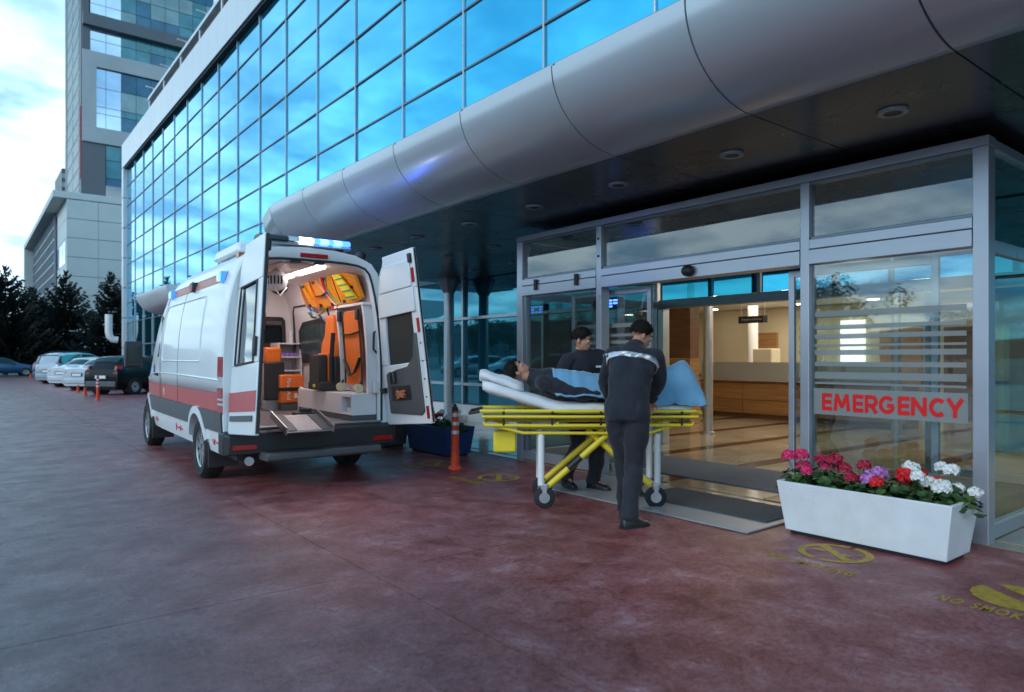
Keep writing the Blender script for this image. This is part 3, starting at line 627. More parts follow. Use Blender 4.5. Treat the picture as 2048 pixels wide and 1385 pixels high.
tb('band', 17.6, 48, 65.25, 67.55, cdk, 1.2); tb('band', 17.6, 48, 57.75, 60.65, cm, .3); tb('band', 17.6, 48, 43.05, 46.05, cm, .3); tb('band', 17.6, 48, 28, 32.9, cm, .2)
tb('frame', 17.6, 19.95, 46.06, 57.74, cm, .3); tb('frame', 17.6, 21.5, 32.95, 43.04, cdk, -.1); tb('frame', 17.6, 18.9, 60.66, 65.2, cdk, .2); tb('frame', 17.6, 18.7, 67.6, 88, cdk, .2)
ps_ = mat('tower side glass', (.035, .12, .12), .3, 0, .3, .3, world=True, spec=.3)
for i in range(19):
    z = 28 + 3.25 * i
    MB().box(17.55, 17.7, TY + 4, TY + 24, z + .0, z + 1.0).build('spandrel', cm, tw, 0)
    for k in range(2): MB().box(17.5, 17.75, TY + 4.3 + 9.9 * k, TY + 13.7 + 9.9 * k, z + 1.05, z + 3.2).build('pane', ps_, tw, 0)
MB().box(17.5, 17.8, TY + .6, TY + 3.9, 28, 88).build('frame', cdk, tw, 0); MB().box(17.5, 17.8, TY + 24.1, TY + 28, 28, 88).build('frame', cdk, tw, 0)
MB().box(17.35, 17.49, TY + 1.2, TY + 1.7, 36, 50).build('red_strip', M['red_print'], tw, 0)
dt = thing('distant_tower', 'narrow dark grey block just showing past the left side of the tall tower', 'building', (24, 240, 0), world=True)
MB().box(22.0, 34, 240, 260, 0, 56.5).build('wall', cdk, dt, 0)
for i in range(12): MB().box(21.9, 34, 239.8, 239.95, 25 + 2.6 * i, 26.4 + 2.6 * i).build('ledge', cm, dt, 0)
lb = thing('side_building', 'low pale panelled building with slanting eaves between the firs and the tower', 'building', (12, 90, 0), world=True)
BX, BY, BZ = 8.0, 82.6, 17.6
MB().box(BX + .15, 30, BY + .15, 126, 0, BZ - .6).build('wall', M['joint'], lb, 0)
for i in range(6):
    for j in range(9):
        MB().box(BX + 2.75 * i, BX + 2.75 * i + 2.72, BY - .02, BY + .12, 1.93 * j + .02, 1.93 * j + 1.90).build('wall_panel', M['clad2'], lb, 0)
for j in range(9):
    for i in range(3): MB().box(BX - .02, BX + .12, BY + 3.0 * i, BY + 3.0 * i + 2.97, 1.93 * j + .02, 1.93 * j + 1.90).build('wall_panel', M['clad2'], lb, 0)
MB().box(BX - 1.2, 30, BY - .05, 126.5, BZ - .2, BZ + .5).build('roof_edge', M['clad2'], lb, 0, bevel=.05)
MB().box(BX - 1.2, BX + .1, 124.5, 126.6, 0, BZ - .21).build('end_fin', M['clad2'], lb, 0)
lat = MB()
for i in range(16): lat.box(BX - .3, BX - .1, 92 + 2.0 * i, 92.25 + 2.0 * i, 1, BZ - .3)
for j in range(12): lat.box(BX - .28, BX - .12, 91.9, 124, 1.5 + 1.3 * j, 1.65 + 1.3 * j)
lat.build('lattice_screen', M['mull'], lb, 0)
for j in range(3): MB().box(BX - .06, BX - .021, BY + 1.0 + 2.6 * j, BY + 3.2 + 2.6 * j, 11, 13.2).build('window', pm[3], lb, 0)
MB().box(BX + 3.5, BX + 9, BY + .5, BY + .56, BZ + .5, BZ + 1.7).build('glass_balustrade', M['gl_side'], lb, 0)
MB().box(BX + 14.4, BX + 14.9, BY - .06, BY - .021, 13, 14.2).build('window', pm[0], lb, 0)
pp = tag(MB().tube([(8.05, 57.0, 4.5), (8.05, 57.0, 3.3), (8.1, 57.0, 2.95), (8.3, 57.0, 2.72), (8.62, 57.0, 2.68)], .24, 14).build('vent_pipe', M['white'], None), 'white elbow pipe turning up from the far corner of the glass building', 'pipe')

# ================================================================ AMBULANCE
AX, AY, ARZ = 3.07, 7.52, R(-2.0)
amb = thing('ambulance', 'white high roofed ambulance with a red band, rear doors open and blue beacons lit', 'ambulance', (AX, AY, 0), ARZ)
def ip(tab, x):
    if x <= tab[0][0]: return tab[0][1]
    for (a, b), (c, d) in zip(tab[:-1], tab[1:]):
        if x <= c: return b + (d - b) * (x - a) / (c - a)
    return tab[-1][1]
PROF = [(1.03, .985), (1.2, .987), (1.4, .982), (1.7, .962), (1.95, .928), (2.15, .885), (2.30, .842), (2.42, .79), (2.50, .73), (2.56, .65), (2.605, .53), (2.635, .37), (2.65, .19), (2.655, 0.)]
LOWP = [(.36, .93), (.5, .962), (.7, .978), (1.03, .985)]
WF = [(0, .985), (.25, 1.0), (3.6, 1.0), (4.1, .985), (4.6, .95), (5.1, .90), (5.45, .83), (5.66, .70), (5.74, .5)]
ZT = [(0, 2.625), (.15, 2.655), (3.2, 2.655), (3.7, 2.60), (4.05, 2.42), (4.35, 2.12), (4.75, 1.62), (4.95, 1.36), (5.2, 1.24), (5.5, 1.12), (5.7, 1.06), (5.74, 1.04)]
def outer(y, z):
    if z <= 1.03: return ip(LOWP, z) * ip(WF, y)
    zt = ip(ZT, y); v = 1.03 + (z - 1.03) * (1.625) / max(.02, zt - 1.03)
    return ip(PROF, min(v, 2.655)) * ip(WF, y)
YST = [0, .06, .15, .25, .8, 1.5, 2.2, 2.9, 3.2, 3.45, 3.7, 3.9, 4.05, 4.2, 4.35, 4.55, 4.75, 4.85, 4.95, 5.08, 5.2, 5.35, 5.5, 5.6, 5.66, 5.7, 5.74]
def sect(y):
    zt = ip(ZT, y); wf = ip(WF, y)
    h = [(x * wf, 1.03 + (z - 1.03) / 1.625 * (zt - 1.03)) for z, x in PROF]
    return [(-x, y, z) for x, z in h] + [(x, y, z) for x, z in h[::-1][1:]]
MB().loft([sect(y) for y in YST], False, False, False).build('body', M['van'], amb, 60, recalc=False).modifiers.new('solid', 'SOLIDIFY').thickness = .02
ARCH = [(1.12, .40), (4.82, .40)]
def arch(y, r=.42):
    z = -1
    for c, _ in ARCH:
        if abs(y - c) < r: z = max(z, .34 + math.sqrt(r * r - (y - c) ** 2))
    return z
def strip(name, z0, z1, off, m, y0, y1, sg, parent=None, r=.42, n=None, th=.03):
    n = n or int((y1 - y0) / .035); runs = []; cur = []
    for i in range(n + 1):
        y = y0 + (y1 - y0) * i / n; zb = max(z0, arch(y, r) if z0 < 1.0 else -1)
        if zb < z1 - .004:
            zm = [zb + (z1 - zb) * t for t in (0, .33, .66, 1)]
            o = [(sg * (outer(y, z) + off), y, z) for z in zm]; q = [(sg * (outer(y, z) + off - th), y, z) for z in zm[::-1]]
            cur.append(o + q)
        elif cur: runs.append(cur); cur = []
    if cur: runs.append(cur)
    b = MB()
    for c in runs:
        if len(c) > 1: b.loft(c, True, True, True)
    return b.build(name, m, parent or amb, 35)
for sg in (-1, 1):
    strip('red_band', .83, 1.028, .0, M['band'], .02, 5.70, sg)
    strip('lower_cladding', .615, .828, .022, M['grey_pl'], .02, 5.70, sg)
    s = strip('side_sill', .37, .612, .004, M['van'], .16, 5.60, sg)
    strip('roof_band', 2.24, 2.335, .006, M['roofband'], .32, 3.42, sg, th=.008)
    # wheel arch lips
    for c, _ in ARCH:
        rings = []
        for i in range(25):
            a = PI * (.10 + .80 * i / 24); yy_ = [c + r_ * math.cos(a) for r_ in (.415, .50)]; zz_ = [.34 + r_ * math.sin(a) for r_ in (.415, .50)]
            rings.append([(sg * (outer(yy_[0], zz_[0]) + .034), yy_[0], zz_[0]), (sg * (outer(yy_[1], zz_[1]) + .028), yy_[1], zz_[1]), (sg * (outer(yy_[1], zz_[1]) - .03), yy_[1], zz_[1]), (sg * (outer(yy_[0], zz_[0]) - .14), yy_[0], zz_[0])])
        MB().loft(rings, True, True, True).build('wheel_arch', M['van'], amb, 40)
        rr = []
        for i in range(21):
            a = PI * i / 20; rr.append([(sg * .93, c + .43 * math.cos(a), .34 + .43 * math.sin(a)), (sg * .55, c + .43 * math.cos(a), .34 + .43 * math.sin(a))])
        MB().loft(rr, False, False, False).build('wheel_well', M['black_pl'], amb, 40)
    # pressed panel outline, belt crease and door seams
    def on(y, z, o=.003): return (sg * (outer(y, z) + o), y, z)
    P = [(1.0, 1.36), (1.0, 2.05), (1.05, 2.12), (3.30, 2.12), (3.36, 2.05), (3.36, 1.40), (3.30, 1.36)]
    pts = []
    for (a, b), (c, d) in zip(P, P[1:] + P[:1]): pts += [on(a + (c - a) * t / 8, b + (d - b) * t / 8, .0) for t in range(8)]
    MB().tube(pts + pts[:1], .011, 6).build('pressed_panel_edge', M['van'], amb)
    MB().tube([on(.1 + 5.2 * t / 30, 1.165 + .02 * math.sin(PI * t / 30) - (.10 * max(0, t - 22) / 8) ** 1, .0) for t in range(31)], .012, 6).build('belt_crease', M['van'], amb)
    for y in (2.25, 3.42, 4.55 if False else 3.5): MB().tube([on(y, .62 + 1.9 * t / 16, -.001) for t in range(17)], .0045, 5).build('door_seam', M['joint'], amb)
    MB().tube([on(.35 + 3.1 * t / 12, 2.345, .006) for t in range(13)], .012, 6).build('drip_rail', M['van'], amb)
    # cab side window
    W = [(3.62, 1.42), (3.60, 1.98), (3.75, 2.02), (4.12, 2.0), (4.42, 1.72), (4.62, 1.46), (4.55, 1.40)]
    rings = [[on(y, z, .010) for y, z in W], [on(y, z, -.02) for y, z in W]]
    MB().loft(rings).build('cab_window', M['gl_dark'] if False else M['dark'], amb, 30)
    MB().box(sg * 1.0 - .015, sg * 1.0 + .015, 3.62, 3.78, 1.14, 1.18).build('door_handle', M['black_pl'], amb, bevel=.008)
    # door mirror
    mr = MB().prism([(4.50, 1.26), (4.50, 1.60), (4.56, 1.66), (4.66, 1.62), (4.68, 1.3), (4.6, 1.24)], sg * 1.06, sg * 1.30, 'x').build('door_mirror', M['black_pl'], amb, 30, bevel=.02)
    MB().box(sg * 1.18 - .09, sg * 1.18 + .09, 4.490, 4.496, 1.32, 1.58).build('mirror_face', M['gl_green'], mr, 0)
    MB().tube([(sg * .90, 4.56, 1.40), (sg * 1.08, 4.58, 1.36)], .04, 8).build('mirror_arm', M['black_pl'], mr)
    # tail lamp stack
    tl_ = strip('tail_lamp', 1.20, 1.41, .008, M['red_l'], -.006, .15, sg, n=3, th=.05); 
    for z0, z1, m_ in ((1.085, 1.198, 'clear_l'), (.975, 1.083, 'red_l'), (.952, .973, 'clear_l'), (.925, .950, 'red_l'), (.900, .923, 'clear_l'), (.805, .898, 'red_l')):
        strip('lens', z0, z1, .010 if z0 < 1.03 else .008, M[m_], -.006, .15, sg, parent=tl_, n=3, th=.05)
    # mud flap behind the rear wheel and rear sill end with pulse line
    MB().box(sg * .80 - .16, sg * .80 + .16, .66, .69, .17, .50).build('mud_flap', M['black_pl'], amb, 0, bevel=.006)
    MB().box(sg * .80 - .15, sg * .80 + .15, 4.33, 4.36, .16, .50).build('mud_flap', M['black_pl'], amb, 0, bevel=.006)
    for y0_, n_ in ((2.6, 8), (.22, 4), (3.75, 5)):
        zz_ = [0, 0, .035, -.03, .02, 0, 0, .05, -.04, 0, 0]
        pts = [(y0_ + .055 * i, .49 + 1.0 * zz_[i % 11]) for i in range(n_ + 1)]
        if n_ == 8: pts = [(y0_ - .6 + .055 * i, .49 + zz_[i % 11]) for i in range(n_ + 1)]
        MB().tube([on(y, z, .006) for y, z in pts], .009, 4).build('pulse_line', M['band'], amb)
    MB().box(*sorted((sg * (outer(3.2, .93) - .01), sg * (outer(3.2, .93) + .008))), 3.16, 3.21, .88, .98).build('side_marker', M['liner_y'], amb, 0, bevel=.004)
    # rear reflectors
    MB().box(sg * .78 - .12, sg * .78 + .12, -.142, -.119, .44, .49).build('reflector', M['red_l'], amb, 0, bevel=.004)
    # blue star badge on the cab door
    sb = MB()
    for k in range(3):
        a = PI / 3 * k + PI / 2; sb.add([on(4.02 + (.085 * math.cos(a)) * s1 + .022 * math.cos(a + PI / 2) * s2, 1.10 + .13 + (.085 * math.sin(a)) * s1 + .022 * math.sin(a + PI / 2) * s2, .005 + .0006 * k) for s1, s2 in ((1, 1), (1, -1), (-1, -1), (-1, 1))], [(0, 1, 2, 3)])
    sb.build('star_badge', mat('blue badge', (.02, .10, .36), .4), amb, 0)
# beacons along the roof edges
for sg in (-1, 1):
    for k, y in enumerate((.42, 1.85, 3.2)):
        x = outer(y, 2.28); hb_ = MB()
        hb_.prism([(y + .02, 2.225), (y + .02, 2.345), (y + .13, 2.325), (y + .13, 2.245)], sg * (x - .02), sg * (x + .055), 'x')
        h_ = hb_.build('side_beacon', M['clear_l'] if k != 1 else M['roofband'], amb, 20, bevel=.006)
        MB().box(sg * (x + .018) - .038, sg * (x + .018) + .038, y - .075, y + .018, 2.225, 2.345).build('beacon_lens', M['blue_l'] if k != 1 else M['sign_d'], h_, 20, bevel=.01)
    MB().box(sg * .70 - .03, sg * .70 + .03, .30, .40, 2.50, 2.56).build('marker_lamp', M['amber'], amb, 20, bevel=.008)
# roof gear
u = MB().loft([[(-.62, .75, 2.63), (.45, .75, 2.63), (.45, 1.95, 2.63), (-.62, 1.95, 2.63)], [(-.60, .80, 2.76), (.43, .80, 2.76), (.43, 1.85, 2.76), (-.60, 1.85, 2.76)]]).build('roof_unit', M['van'], amb, 30, bevel=.03)
for k in range(5): MB().box(-.5, .3, .95 + .16 * k, 1.03 + .16 * k, 2.758, 2.766).build('grille_slot', M['black_pl'], u, 0)
lbm = MB().prism([(.10, 2.672), (.12, 2.70), (.34, 2.70), (.36, 2.672), (.34, 2.66), (.12, 2.66)], -.56, .49, 'x').build('light_bar', M['steel'], amb, 30)
for x0, x1, m_ in ((-.55, -.25, 'sign_d'), (-.245, -.12, 'clear_l'), (-.115, .04, 'em_white'), (.045, .12, 'em_blue'), (.125, .22, 'em_cyan'), (.225, .28, 'em_blue'), (.285, .38, 'em_cyan'), (.385, .48, 'em_blue')):
    MB().prism([(.095, 2.706), (.10, 2.742), (.14, 2.764), (.32, 2.764), (.36, 2.742), (.365, 2.706)], x0, x1, 'x').build('lamp_segment', M[m_], lbm, 30)
for x in (-.5, .4): MB().box(x - .03, x + .03, .2, .26, 2.60, 2.66).build('bar_foot', M['black_pl'], lbm, 0)
MB().ball((.60, .10, 2.60), (.07, .07, .06), 14, 9).build('reversing_camera', M['black_pl'], amb)
# rear frame round the opening
OPEN = [(.80, .655), (.80, 1.0), (.797, 1.3), (.782, 1.6), (.752, 1.9), (.715, 2.12), (.68, 2.27), (.645, 2.36), (.59, 2.42), (.50, 2.45), (.36, 2.465), (.18, 2.47), (0, 2.47)]
OUT0 = [(.955, .45), (.972, .75), (.972, 1.1), (.970, 1.4), (.95, 1.7), (.915, 1.95), (.872, 2.15), (.83, 2.285), (.775, 2.40), (.70, 2.50), (.50, 2.585), (.25, 2.618), (0, 2.625)]
def full(h, y): return [(-x, y, z) for x, z in h] + [(x, y, z) for x, z in h[::-1][1:]]
OI = [(x - .004, z) for x, z in OPEN]
MB().loft([full(OUT0, .0), full([(x * .993, z) for x, z in OUT0], -.012), full([(x + .012, z + (.01 if x < .6 else 0)) for x, z in OPEN], -.012), full(OPEN, .0), full(OI, .06)], False, False, False).build('rear_frame', M['van'], amb, 50)
gk = full([(x + .022, z + (.018 if x < .66 else 0)) for x, z in OPEN], -.014)
MB().tube(gk, .014, 6).build('door_seal', M['black_pl'], amb)
MB().loft([full([(x + .05, z + (.03 if x < .66 else 0)) for x, z in OUT0[:0] or [(a + .028, b) for a, b in OPEN]], -.013), full([(x + .04, z + .0) for x, z in OPEN], -.02)], False, False, False)
# liner of the treatment room
LIN = [(.82, .655), (.82, 1.0), (.815, 1.3), (.80, 1.6), (.77, 1.9), (.735, 2.12), (.70, 2.27), (.66, 2.37), (.60, 2.43), (.50, 2.47), (.36, 2.485), (.18, 2.49), (0, 2.49)]
MB().loft([full(OI, .061), full(LIN, .10), full(LIN, 3.05)], False, False, False).build('liner', M['van_in'], amb, 50)
MB().add(full(LIN, 3.05), [list(range(25))]).build('bulkhead', M['van_in'], amb, 0)
MB().box(-.83, .83, .0, 3.05, .60, .652).build('load_floor', M['grey_pl'] if False else mat('vinyl floor', (.22, .20, .20), .35, 0, .15, 8), amb, 0)
MB().box(-.80, .80, -.03, .08, .645, .662).build('floor_sill', M['steel'], amb, 0, bevel=.004)
bw = MB().prism([(.20, 1.58), (.22, 1.98), (.28, 2.02), (.62, 2.02), (.67, 1.97), (.68, 1.62), (.62, 1.56), (.27, 1.54)], 3.015, 3.045, 'y').build('bulkhead_window', M['black_pl'], amb, 30, bevel=.01)
MB().prism([(.26, 1.62), (.27, 1.95), (.61, 1.96), (.62, 1.63)], 3.008, 3.013, 'y').build('pane', M['gl_dark'], bw, 0)
MB().cyl((.74, 2.98, 1.58), (.74, 2.98, 1.80), .035, n=10).build('dispenser', M['white'], amb)
# cabinet with shelves by the bulkhead
cb_ = MB().box(.44, .79, 3.0, 3.03, .66, 1.62)
cb_.box(.44, .46, 2.62, 3.0, .66, 1.62); cb_.box(.77, .79, 2.62, 3.0, .66, 1.62); cb_.box(.46, .77, 2.62, 3.0, .66, 1.02)
cab = cb_.build('cabinet', M['van_in'], amb, 0, bevel=.004)
for z in (1.02, 1.20, 1.40, 1.60): MB().box(.461, .769, 2.63, 2.999, z, z + .02).build('shelf', M['van_in'], cab, 0)
for k in range(4): MB().box(.49 + .065 * k, .545 + .065 * k, 2.66, 2.76, 1.421, 1.47).build('supply_pack', M['purple'], cab, 0, bevel=.004)
# right side: sliding door window, bench, pillars, niche
def wallx(z): return ip([(b, a) for a, b in LIN], z)
sw = MB().loft([[(wallx(z) - o, y, z) for y, z in ((1.52, 1.36), (1.56, 1.86), (1.75, 1.95), (2.45, 1.92), (2.66, 1.80), (2.70, 1.42), (2.60, 1.33), (1.62, 1.30))] for o in (.03, .002)]).build('side_window', M['black_pl'], amb, 30)
MB().loft([[(wallx(z) - o, y, z) for y, z in ((1.62, 1.42), (1.64, 1.84), (1.78, 1.88), (2.42, 1.86), (2.58, 1.76), (2.60, 1.46))] for o in (.036, .031)]).build('pane', mat('grey green glass', (.05, .075, .075), .12, 0, .1), sw, 30)
MB().tube([(wallx(z) - .02, 2.10, z) for z in (1.42, 1.6, 1.86)], .012, 6).build('window_bar', M['black_pl'], sw)
pts = [(1.45, .70), (1.45, 1.9), (1.50, 2.10), (1.62, 2.16), (2.78, 2.16), (2.86, 2.08), (2.86, .70)]
MB().tube([(wallx(z) - .004, y, z) for y, z in pts], .014, 6).build('side_door_seal', M['black_pl'], amb)
bn = MB(); bn.box(.50, .81, .42, 1.95, .72, .97); bn.box(.50, .81, .10, .14, .72, .97); bn.box(.50, .81, .14, .42, .93, .97); bn.box(.79, .81, .14, .42, .72, .93); bn.box(.50, .81, .14, .42, .72, .74)
bench = bn.build('bench_locker', M['van_in'], amb, 0, bevel=.004)
MB().box(.505, .82, .10, 1.95, .656, .719).build('kick_strip', M['liner_y'] if False else M['grey_pl'], bench, 0)
MB().box(.55, .75, .18, .38, .741, .80).build('folded_towels', M['sheet'], bench, 0, bevel=.01)
for y in (.09, .90): MB().loft([[(wallx(z) - d, y + e, z) for d, e in ((.0, 0), (.12, 0), (.12, .05), (.0, .05))] for z in (.98, 1.3, 1.6, 1.9, 2.03)]).build('pillar', M['van_in'], amb, 30)
MB().loft([[(wallx(2.03) - .005, y, 2.03), (wallx(2.03) - .13, y, 2.03), (wallx(2.03) - .13, y, 2.06), (wallx(2.06) - .005, y, 2.06)] for y in (.06, .96)]).build('ledge', M['van_in'], amb, 0)
MB().tube([(.79, .05, 1.72), (.74, .02, 1.70), (.735, .02, 1.50), (.79, .05, 1.46)], .013, 8).build('grab_handle', M['black_pl'], amb)
MB().box(.74, .80, .0, .05, .98, 1.12).build('latch_box', M['van_in'], amb, 0, bevel=.006)
# ceiling strips
for y0_, y1_ in ((.35, 1.25), (1.45, 2.5)):
    MB().box(.16, .28, y0_, y1_, 2.455, 2.478).build('ceiling_strip', M['em_strip'], amb, 0, bevel=.005)
MB().box(-.30, .10, .2, 2.8, 2.46, 2.482).build('ceiling_panel', M['van_in'], amb, 0, bevel=.005)
for y in (.8, 2.0):
    l = bpy.data.lights.new('cabin_lamp', 'AREA'); l.energy = 4.5; l.color = (1, .88, .86); l.shape = 'RECTANGLE'; l.size = .12; l.size_y = .95
    o = bpy.data.objects.new('cabin_lamp', l); col.objects.link(o); o.parent = amb; o.location = (.1, y, 2.44)
# the upright attendant seat (fixed to the wall) and a second one further in
def seat(y, x, label):
    b = MB(); b.loft([[(x + .0 + d, y - w_, z), (x + .13 + d, y - w_, z), (x + .13 + d, y + w_, z), (x + d, y + w_, z)] for z, w_, d in ((1.10, .19, .0), (1.30, .21, -.01), (1.60, .21, .02), (1.67, .16, .03), (1.72, .135, .03), (1.92, .125, .04), (1.96, .09, .05))])
    s = b.build('fold_seat', M['orange'], amb, 50, bevel=.02)
    MB().loft([[(x - .16, y - .19, z), (x - .05, y - .19, z), (x - .05, y + .19, z), (x - .16, y + .19, z)] for z in (1.06, 1.44)]).build('folded_cushion', M['black_pl'], s, 30, bevel=.02)
    MB().loft([[(x - .045, y - .18, z), (x - .012, y - .18, z), (x - .012, y + .18, z), (x - .045, y + .18, z)] for z in (1.08, 1.46)]).build('cushion_pad', M['orange'], s, 30, bevel=.012)
    MB().box(x - .16, x + .13, y - .24, y + .22, .985, 1.09).build('seat_base', M['black_pl'], s, 30, bevel=.015)
    MB().tube([(x + .02, y - .20, 1.72), (x - .01, y - .215, 1.4), (x + .0, y - .22, 1.05)], .03, 6, flat=.3).build('belt', M['black_s'], s)
    MB().box(x + .02, x + .15, y - .245, y - .2, 1.05, 1.42).build('side_cover', M['black_pl'], s, 30, bevel=.015)
    MB().box(x - .17, x - .161, y - .05, y + .02, 1.02, 1.06).build('release_tab', M['yellow'], s, 0)
    return s
seat(1.18, .60, '')
s2 = MB().box(.16, .40, 2.35, 2.75, 1.32, 1.55).build('rear_facing_seat', M['orange'], amb, 30, bevel=.03)
MB().box(.14, .42, 2.28, 2.34, .80, 1.34).build('seat_back', M['black_pl'], s2, 30, bevel=.02); MB().box(.2, .36, 2.4, 2.6, .656, .79).build('seat_foot', M['steel'], s2, 0)
# left liner edge fittings
for k in range(5): MB().box(-.80, -.77, .25 + .3 * k, .33 + .3 * k, 1.9 - .28 * k, 2.02 - .28 * k).build('wall_socket', M['black_pl'], amb, 0)
# bumper, step, underbody
MB().loft([[(-.99, .10, .40), (-.99, .10, .615), (-.975, .12, .64), (.975, .12, .64), (.99, .10, .615), (.99, .10, .40)], [(-.985, -.06, .38), (-.985, -.06, .605), (-.95, -.05, .632), (.95, -.05, .632), (.985, -.06, .605), (.985, -.06, .38)], [(-.93, -.12, .39), (-.93, -.12, .58), (-.90, -.11, .60), (.90, -.11, .60), (.93, -.12, .58), (.93, -.12, .39)]]).build('rear_bumper', M['black_pl'], amb, 40, bevel=.012)
MB().prism([(-.36, .40), (-.36, .345), (-.33, .325), (-.05, .32), (-.05, .41), (-.34, .415)], -.62, .66, 'x').build('rear_step', M['grey_pl'], amb, 30, bevel=.012)
for k in range(10): MB().box(-.58, .62, -.335 + .028 * k, -.323 + .028 * k, .413, .419).build('tread_rib', M['black_pl'], amb, 0)
MB().box(-.80, .80, .1, 5.3, .30, .60).build('underbody', M['dark'], amb, 0)
MB().tube([(-.45, .9, .33), (-.62, .3, .31), (-.70, .0, .30)], .05, 10).build('exhaust', M['steel'], amb)
MB().box(-.16, .16, -.028, -.012, 2.515, 2.565).build('high_brake_lamp', M['red_l'], amb, 20, bevel=.008)
for x in (-.25, .02): MB().box(x, x + .10, -.02, .05, 2.452, 2.476).build('door_latch_plate', M['black_pl'], amb, 0)
# front end
MB().loft([[(-.80, 5.62, .36), (-.80, 5.62, 1.02), (.80, 5.62, 1.02), (.80, 5.62, .36)], [(-.62, 5.78, .40), (-.62, 5.78, .98), (.62, 5.78, .98), (.62, 5.78, .40)]]).build('front_bumper', M['grey_pl'], amb, 40, bevel=.03)
ws = []
for y in (4.40, 4.55, 4.70):
    zt = ip(ZT, y) + .012; hw__ = outer(y, zt - .10) * .93; ws.append([(hw__ * (i / 4 - 1), y + .01, zt - .06 * abs(i / 4 - 1) ** 3) for i in range(9)])
MB().loft(ws, False, False, False).build('windscreen', M['dark'], amb)
# wheels
def wheel_parts(r=.345, wd=.23):
    t = MB(); Mx = Matrix.Rotation(PI / 2, 4, 'Y')
    t.ringlathe([(r - .12, -wd / 2 + .01), (r - .03, -wd / 2), (r - .008, -wd / 2 + .03), (r, -wd / 2 + .06), (r, wd / 2 - .06), (r - .008, wd / 2 - .03), (r - .03, wd / 2), (r - .12, wd / 2 - .01)], 40, Mx)
    for k in range(40):
        a = 2 * PI * k / 40; t.box(-wd / 2 + .03, wd / 2 - .03, -.012, .012, r - .004, r + .006, Matrix.Rotation(a, 4, 'X'))
    tm = t.mesh('tyre', M['rubber'])
    q = MB(); q.ringlathe([(r - .112, -wd / 2 + .012), (r - .135, -wd / 2 + .03), (r - .135, wd / 2 - .03), (r - .112, wd / 2 - .012)], 32, Mx); 
    q.lathe([(.0, wd / 2 - .05), (.06, wd / 2 - .045), (.07, wd / 2 - .07)], 20, Mx); q.lathe([(.0, -wd / 2 + .05), (.06, -wd / 2 + .045), (.07, -wd / 2 + .07)], 20, Mx)
    for sd_ in (1, -1):
        for k in range(9):
            a = 2 * PI * k / 9; q.prism([(-.022, .05), (.022, .05), (.036, r - .12), (-.036, r - .12)], sd_ * (wd / 2 - .055), sd_ * (wd / 2 - .03), 'x', Matrix.Rotation(a, 4, 'X'))
    q.lathe([(.0, -.02), (r - .135, -.02), (r - .135, .02), (.0, .02)], 24, Mx)
    rm = q.mesh('rim', M['alloy']); return tm, rm
TYRE, RIM = wheel_parts()
def add_wheel(par, x, y, r=.345, tm=None, rm=None, s=1):
    o = bpy.data.objects.new('wheel', tm or TYRE); col.objects.link(o); o.parent = par; o.location = (x, y, r); o.scale = (s, s, s)
    q = bpy.data.objects.new('rim', rm or RIM); col.objects.link(q); q.parent = o
for x, y in ((-.85, 1.12), (.85, 1.12), (-.85, 4.82), (.85, 4.82)): add_wheel(amb, x, y)
# ---- rear doors (built closed, then swung on their slanted hinge lines)
def door_frame(sg, ang):
    p0 = Vector((sg * .90, -.03, .60)); p1 = Vector((sg * .76, -.03, 2.45)); ax = (p1 - p0).normalized()
    return Matrix.Translation(p0) @ Matrix.Rotation(ang, 4, ax) @ Matrix.Translation(-p0)
def DO(sg): return [(sg * x, z) for x, z in ((.885, .60), (.885, 1.0), (.88, 1.3), (.862, 1.6), (.83, 1.9), (.79, 2.12), (.755, 2.27), (.71, 2.38), (.62, 2.48), (.50, 2.535), (.36, 2.56), (.02, 2.585), (.012, 2.56), (.012, .62), (.03, .59), (.84, .575))]
def inner_poly(sg, d, z0, z1, x1=None):
    e = [(.885 - d, .60), (.885 - d, 1.0), (.88 - d, 1.3), (.862 - d, 1.6), (.83 - d, 1.9), (.79 - d, 2.12), (.755 - d, 2.27), (.71 - d, 2.38), (.62 - d, 2.48)]
    tab = [(z, x) for x, z in e]; zs = [z0 + (z1 - z0) * i / 8 for i in range(9)]
    xf = x1 if x1 is not None else .012 + d
    return [(sg * ip(tab, z), z) for z in zs] + [(sg * xf, z1), (sg * xf, z0)]
def window_hole_panel(b, sg, y0, y1, wz0, wz1, d):
    # four pieces round a window opening, so that the pane can be seen through
    b.prism(inner_poly(sg, 0, .60, wz0), y0, y1, 'y'); b.prism(inner_poly(sg, 0, wz1, 2.56), y0, y1, 'y')
    e = [(.885, .60), (.885, 1.0), (.88, 1.3), (.862, 1.6), (.83, 1.9), (.79, 2.12), (.755, 2.27), (.71, 2.38), (.62, 2.48)]; tab = [(z, x) for x, z in e]
    zs = [wz0 + (wz1 - wz0) * i / 8 for i in range(9)]
    b.prism([(sg * ip(tab, z), z) for z in zs] + [(sg * (ip(tab, z) - d), z) for z in zs[::-1]], y0, y1, 'y')
    b.prism([(sg * .012, wz0), (sg * .012, wz1), (sg * (.012 + d), wz1), (sg * (.012 + d), wz0)], y0, y1, 'y')
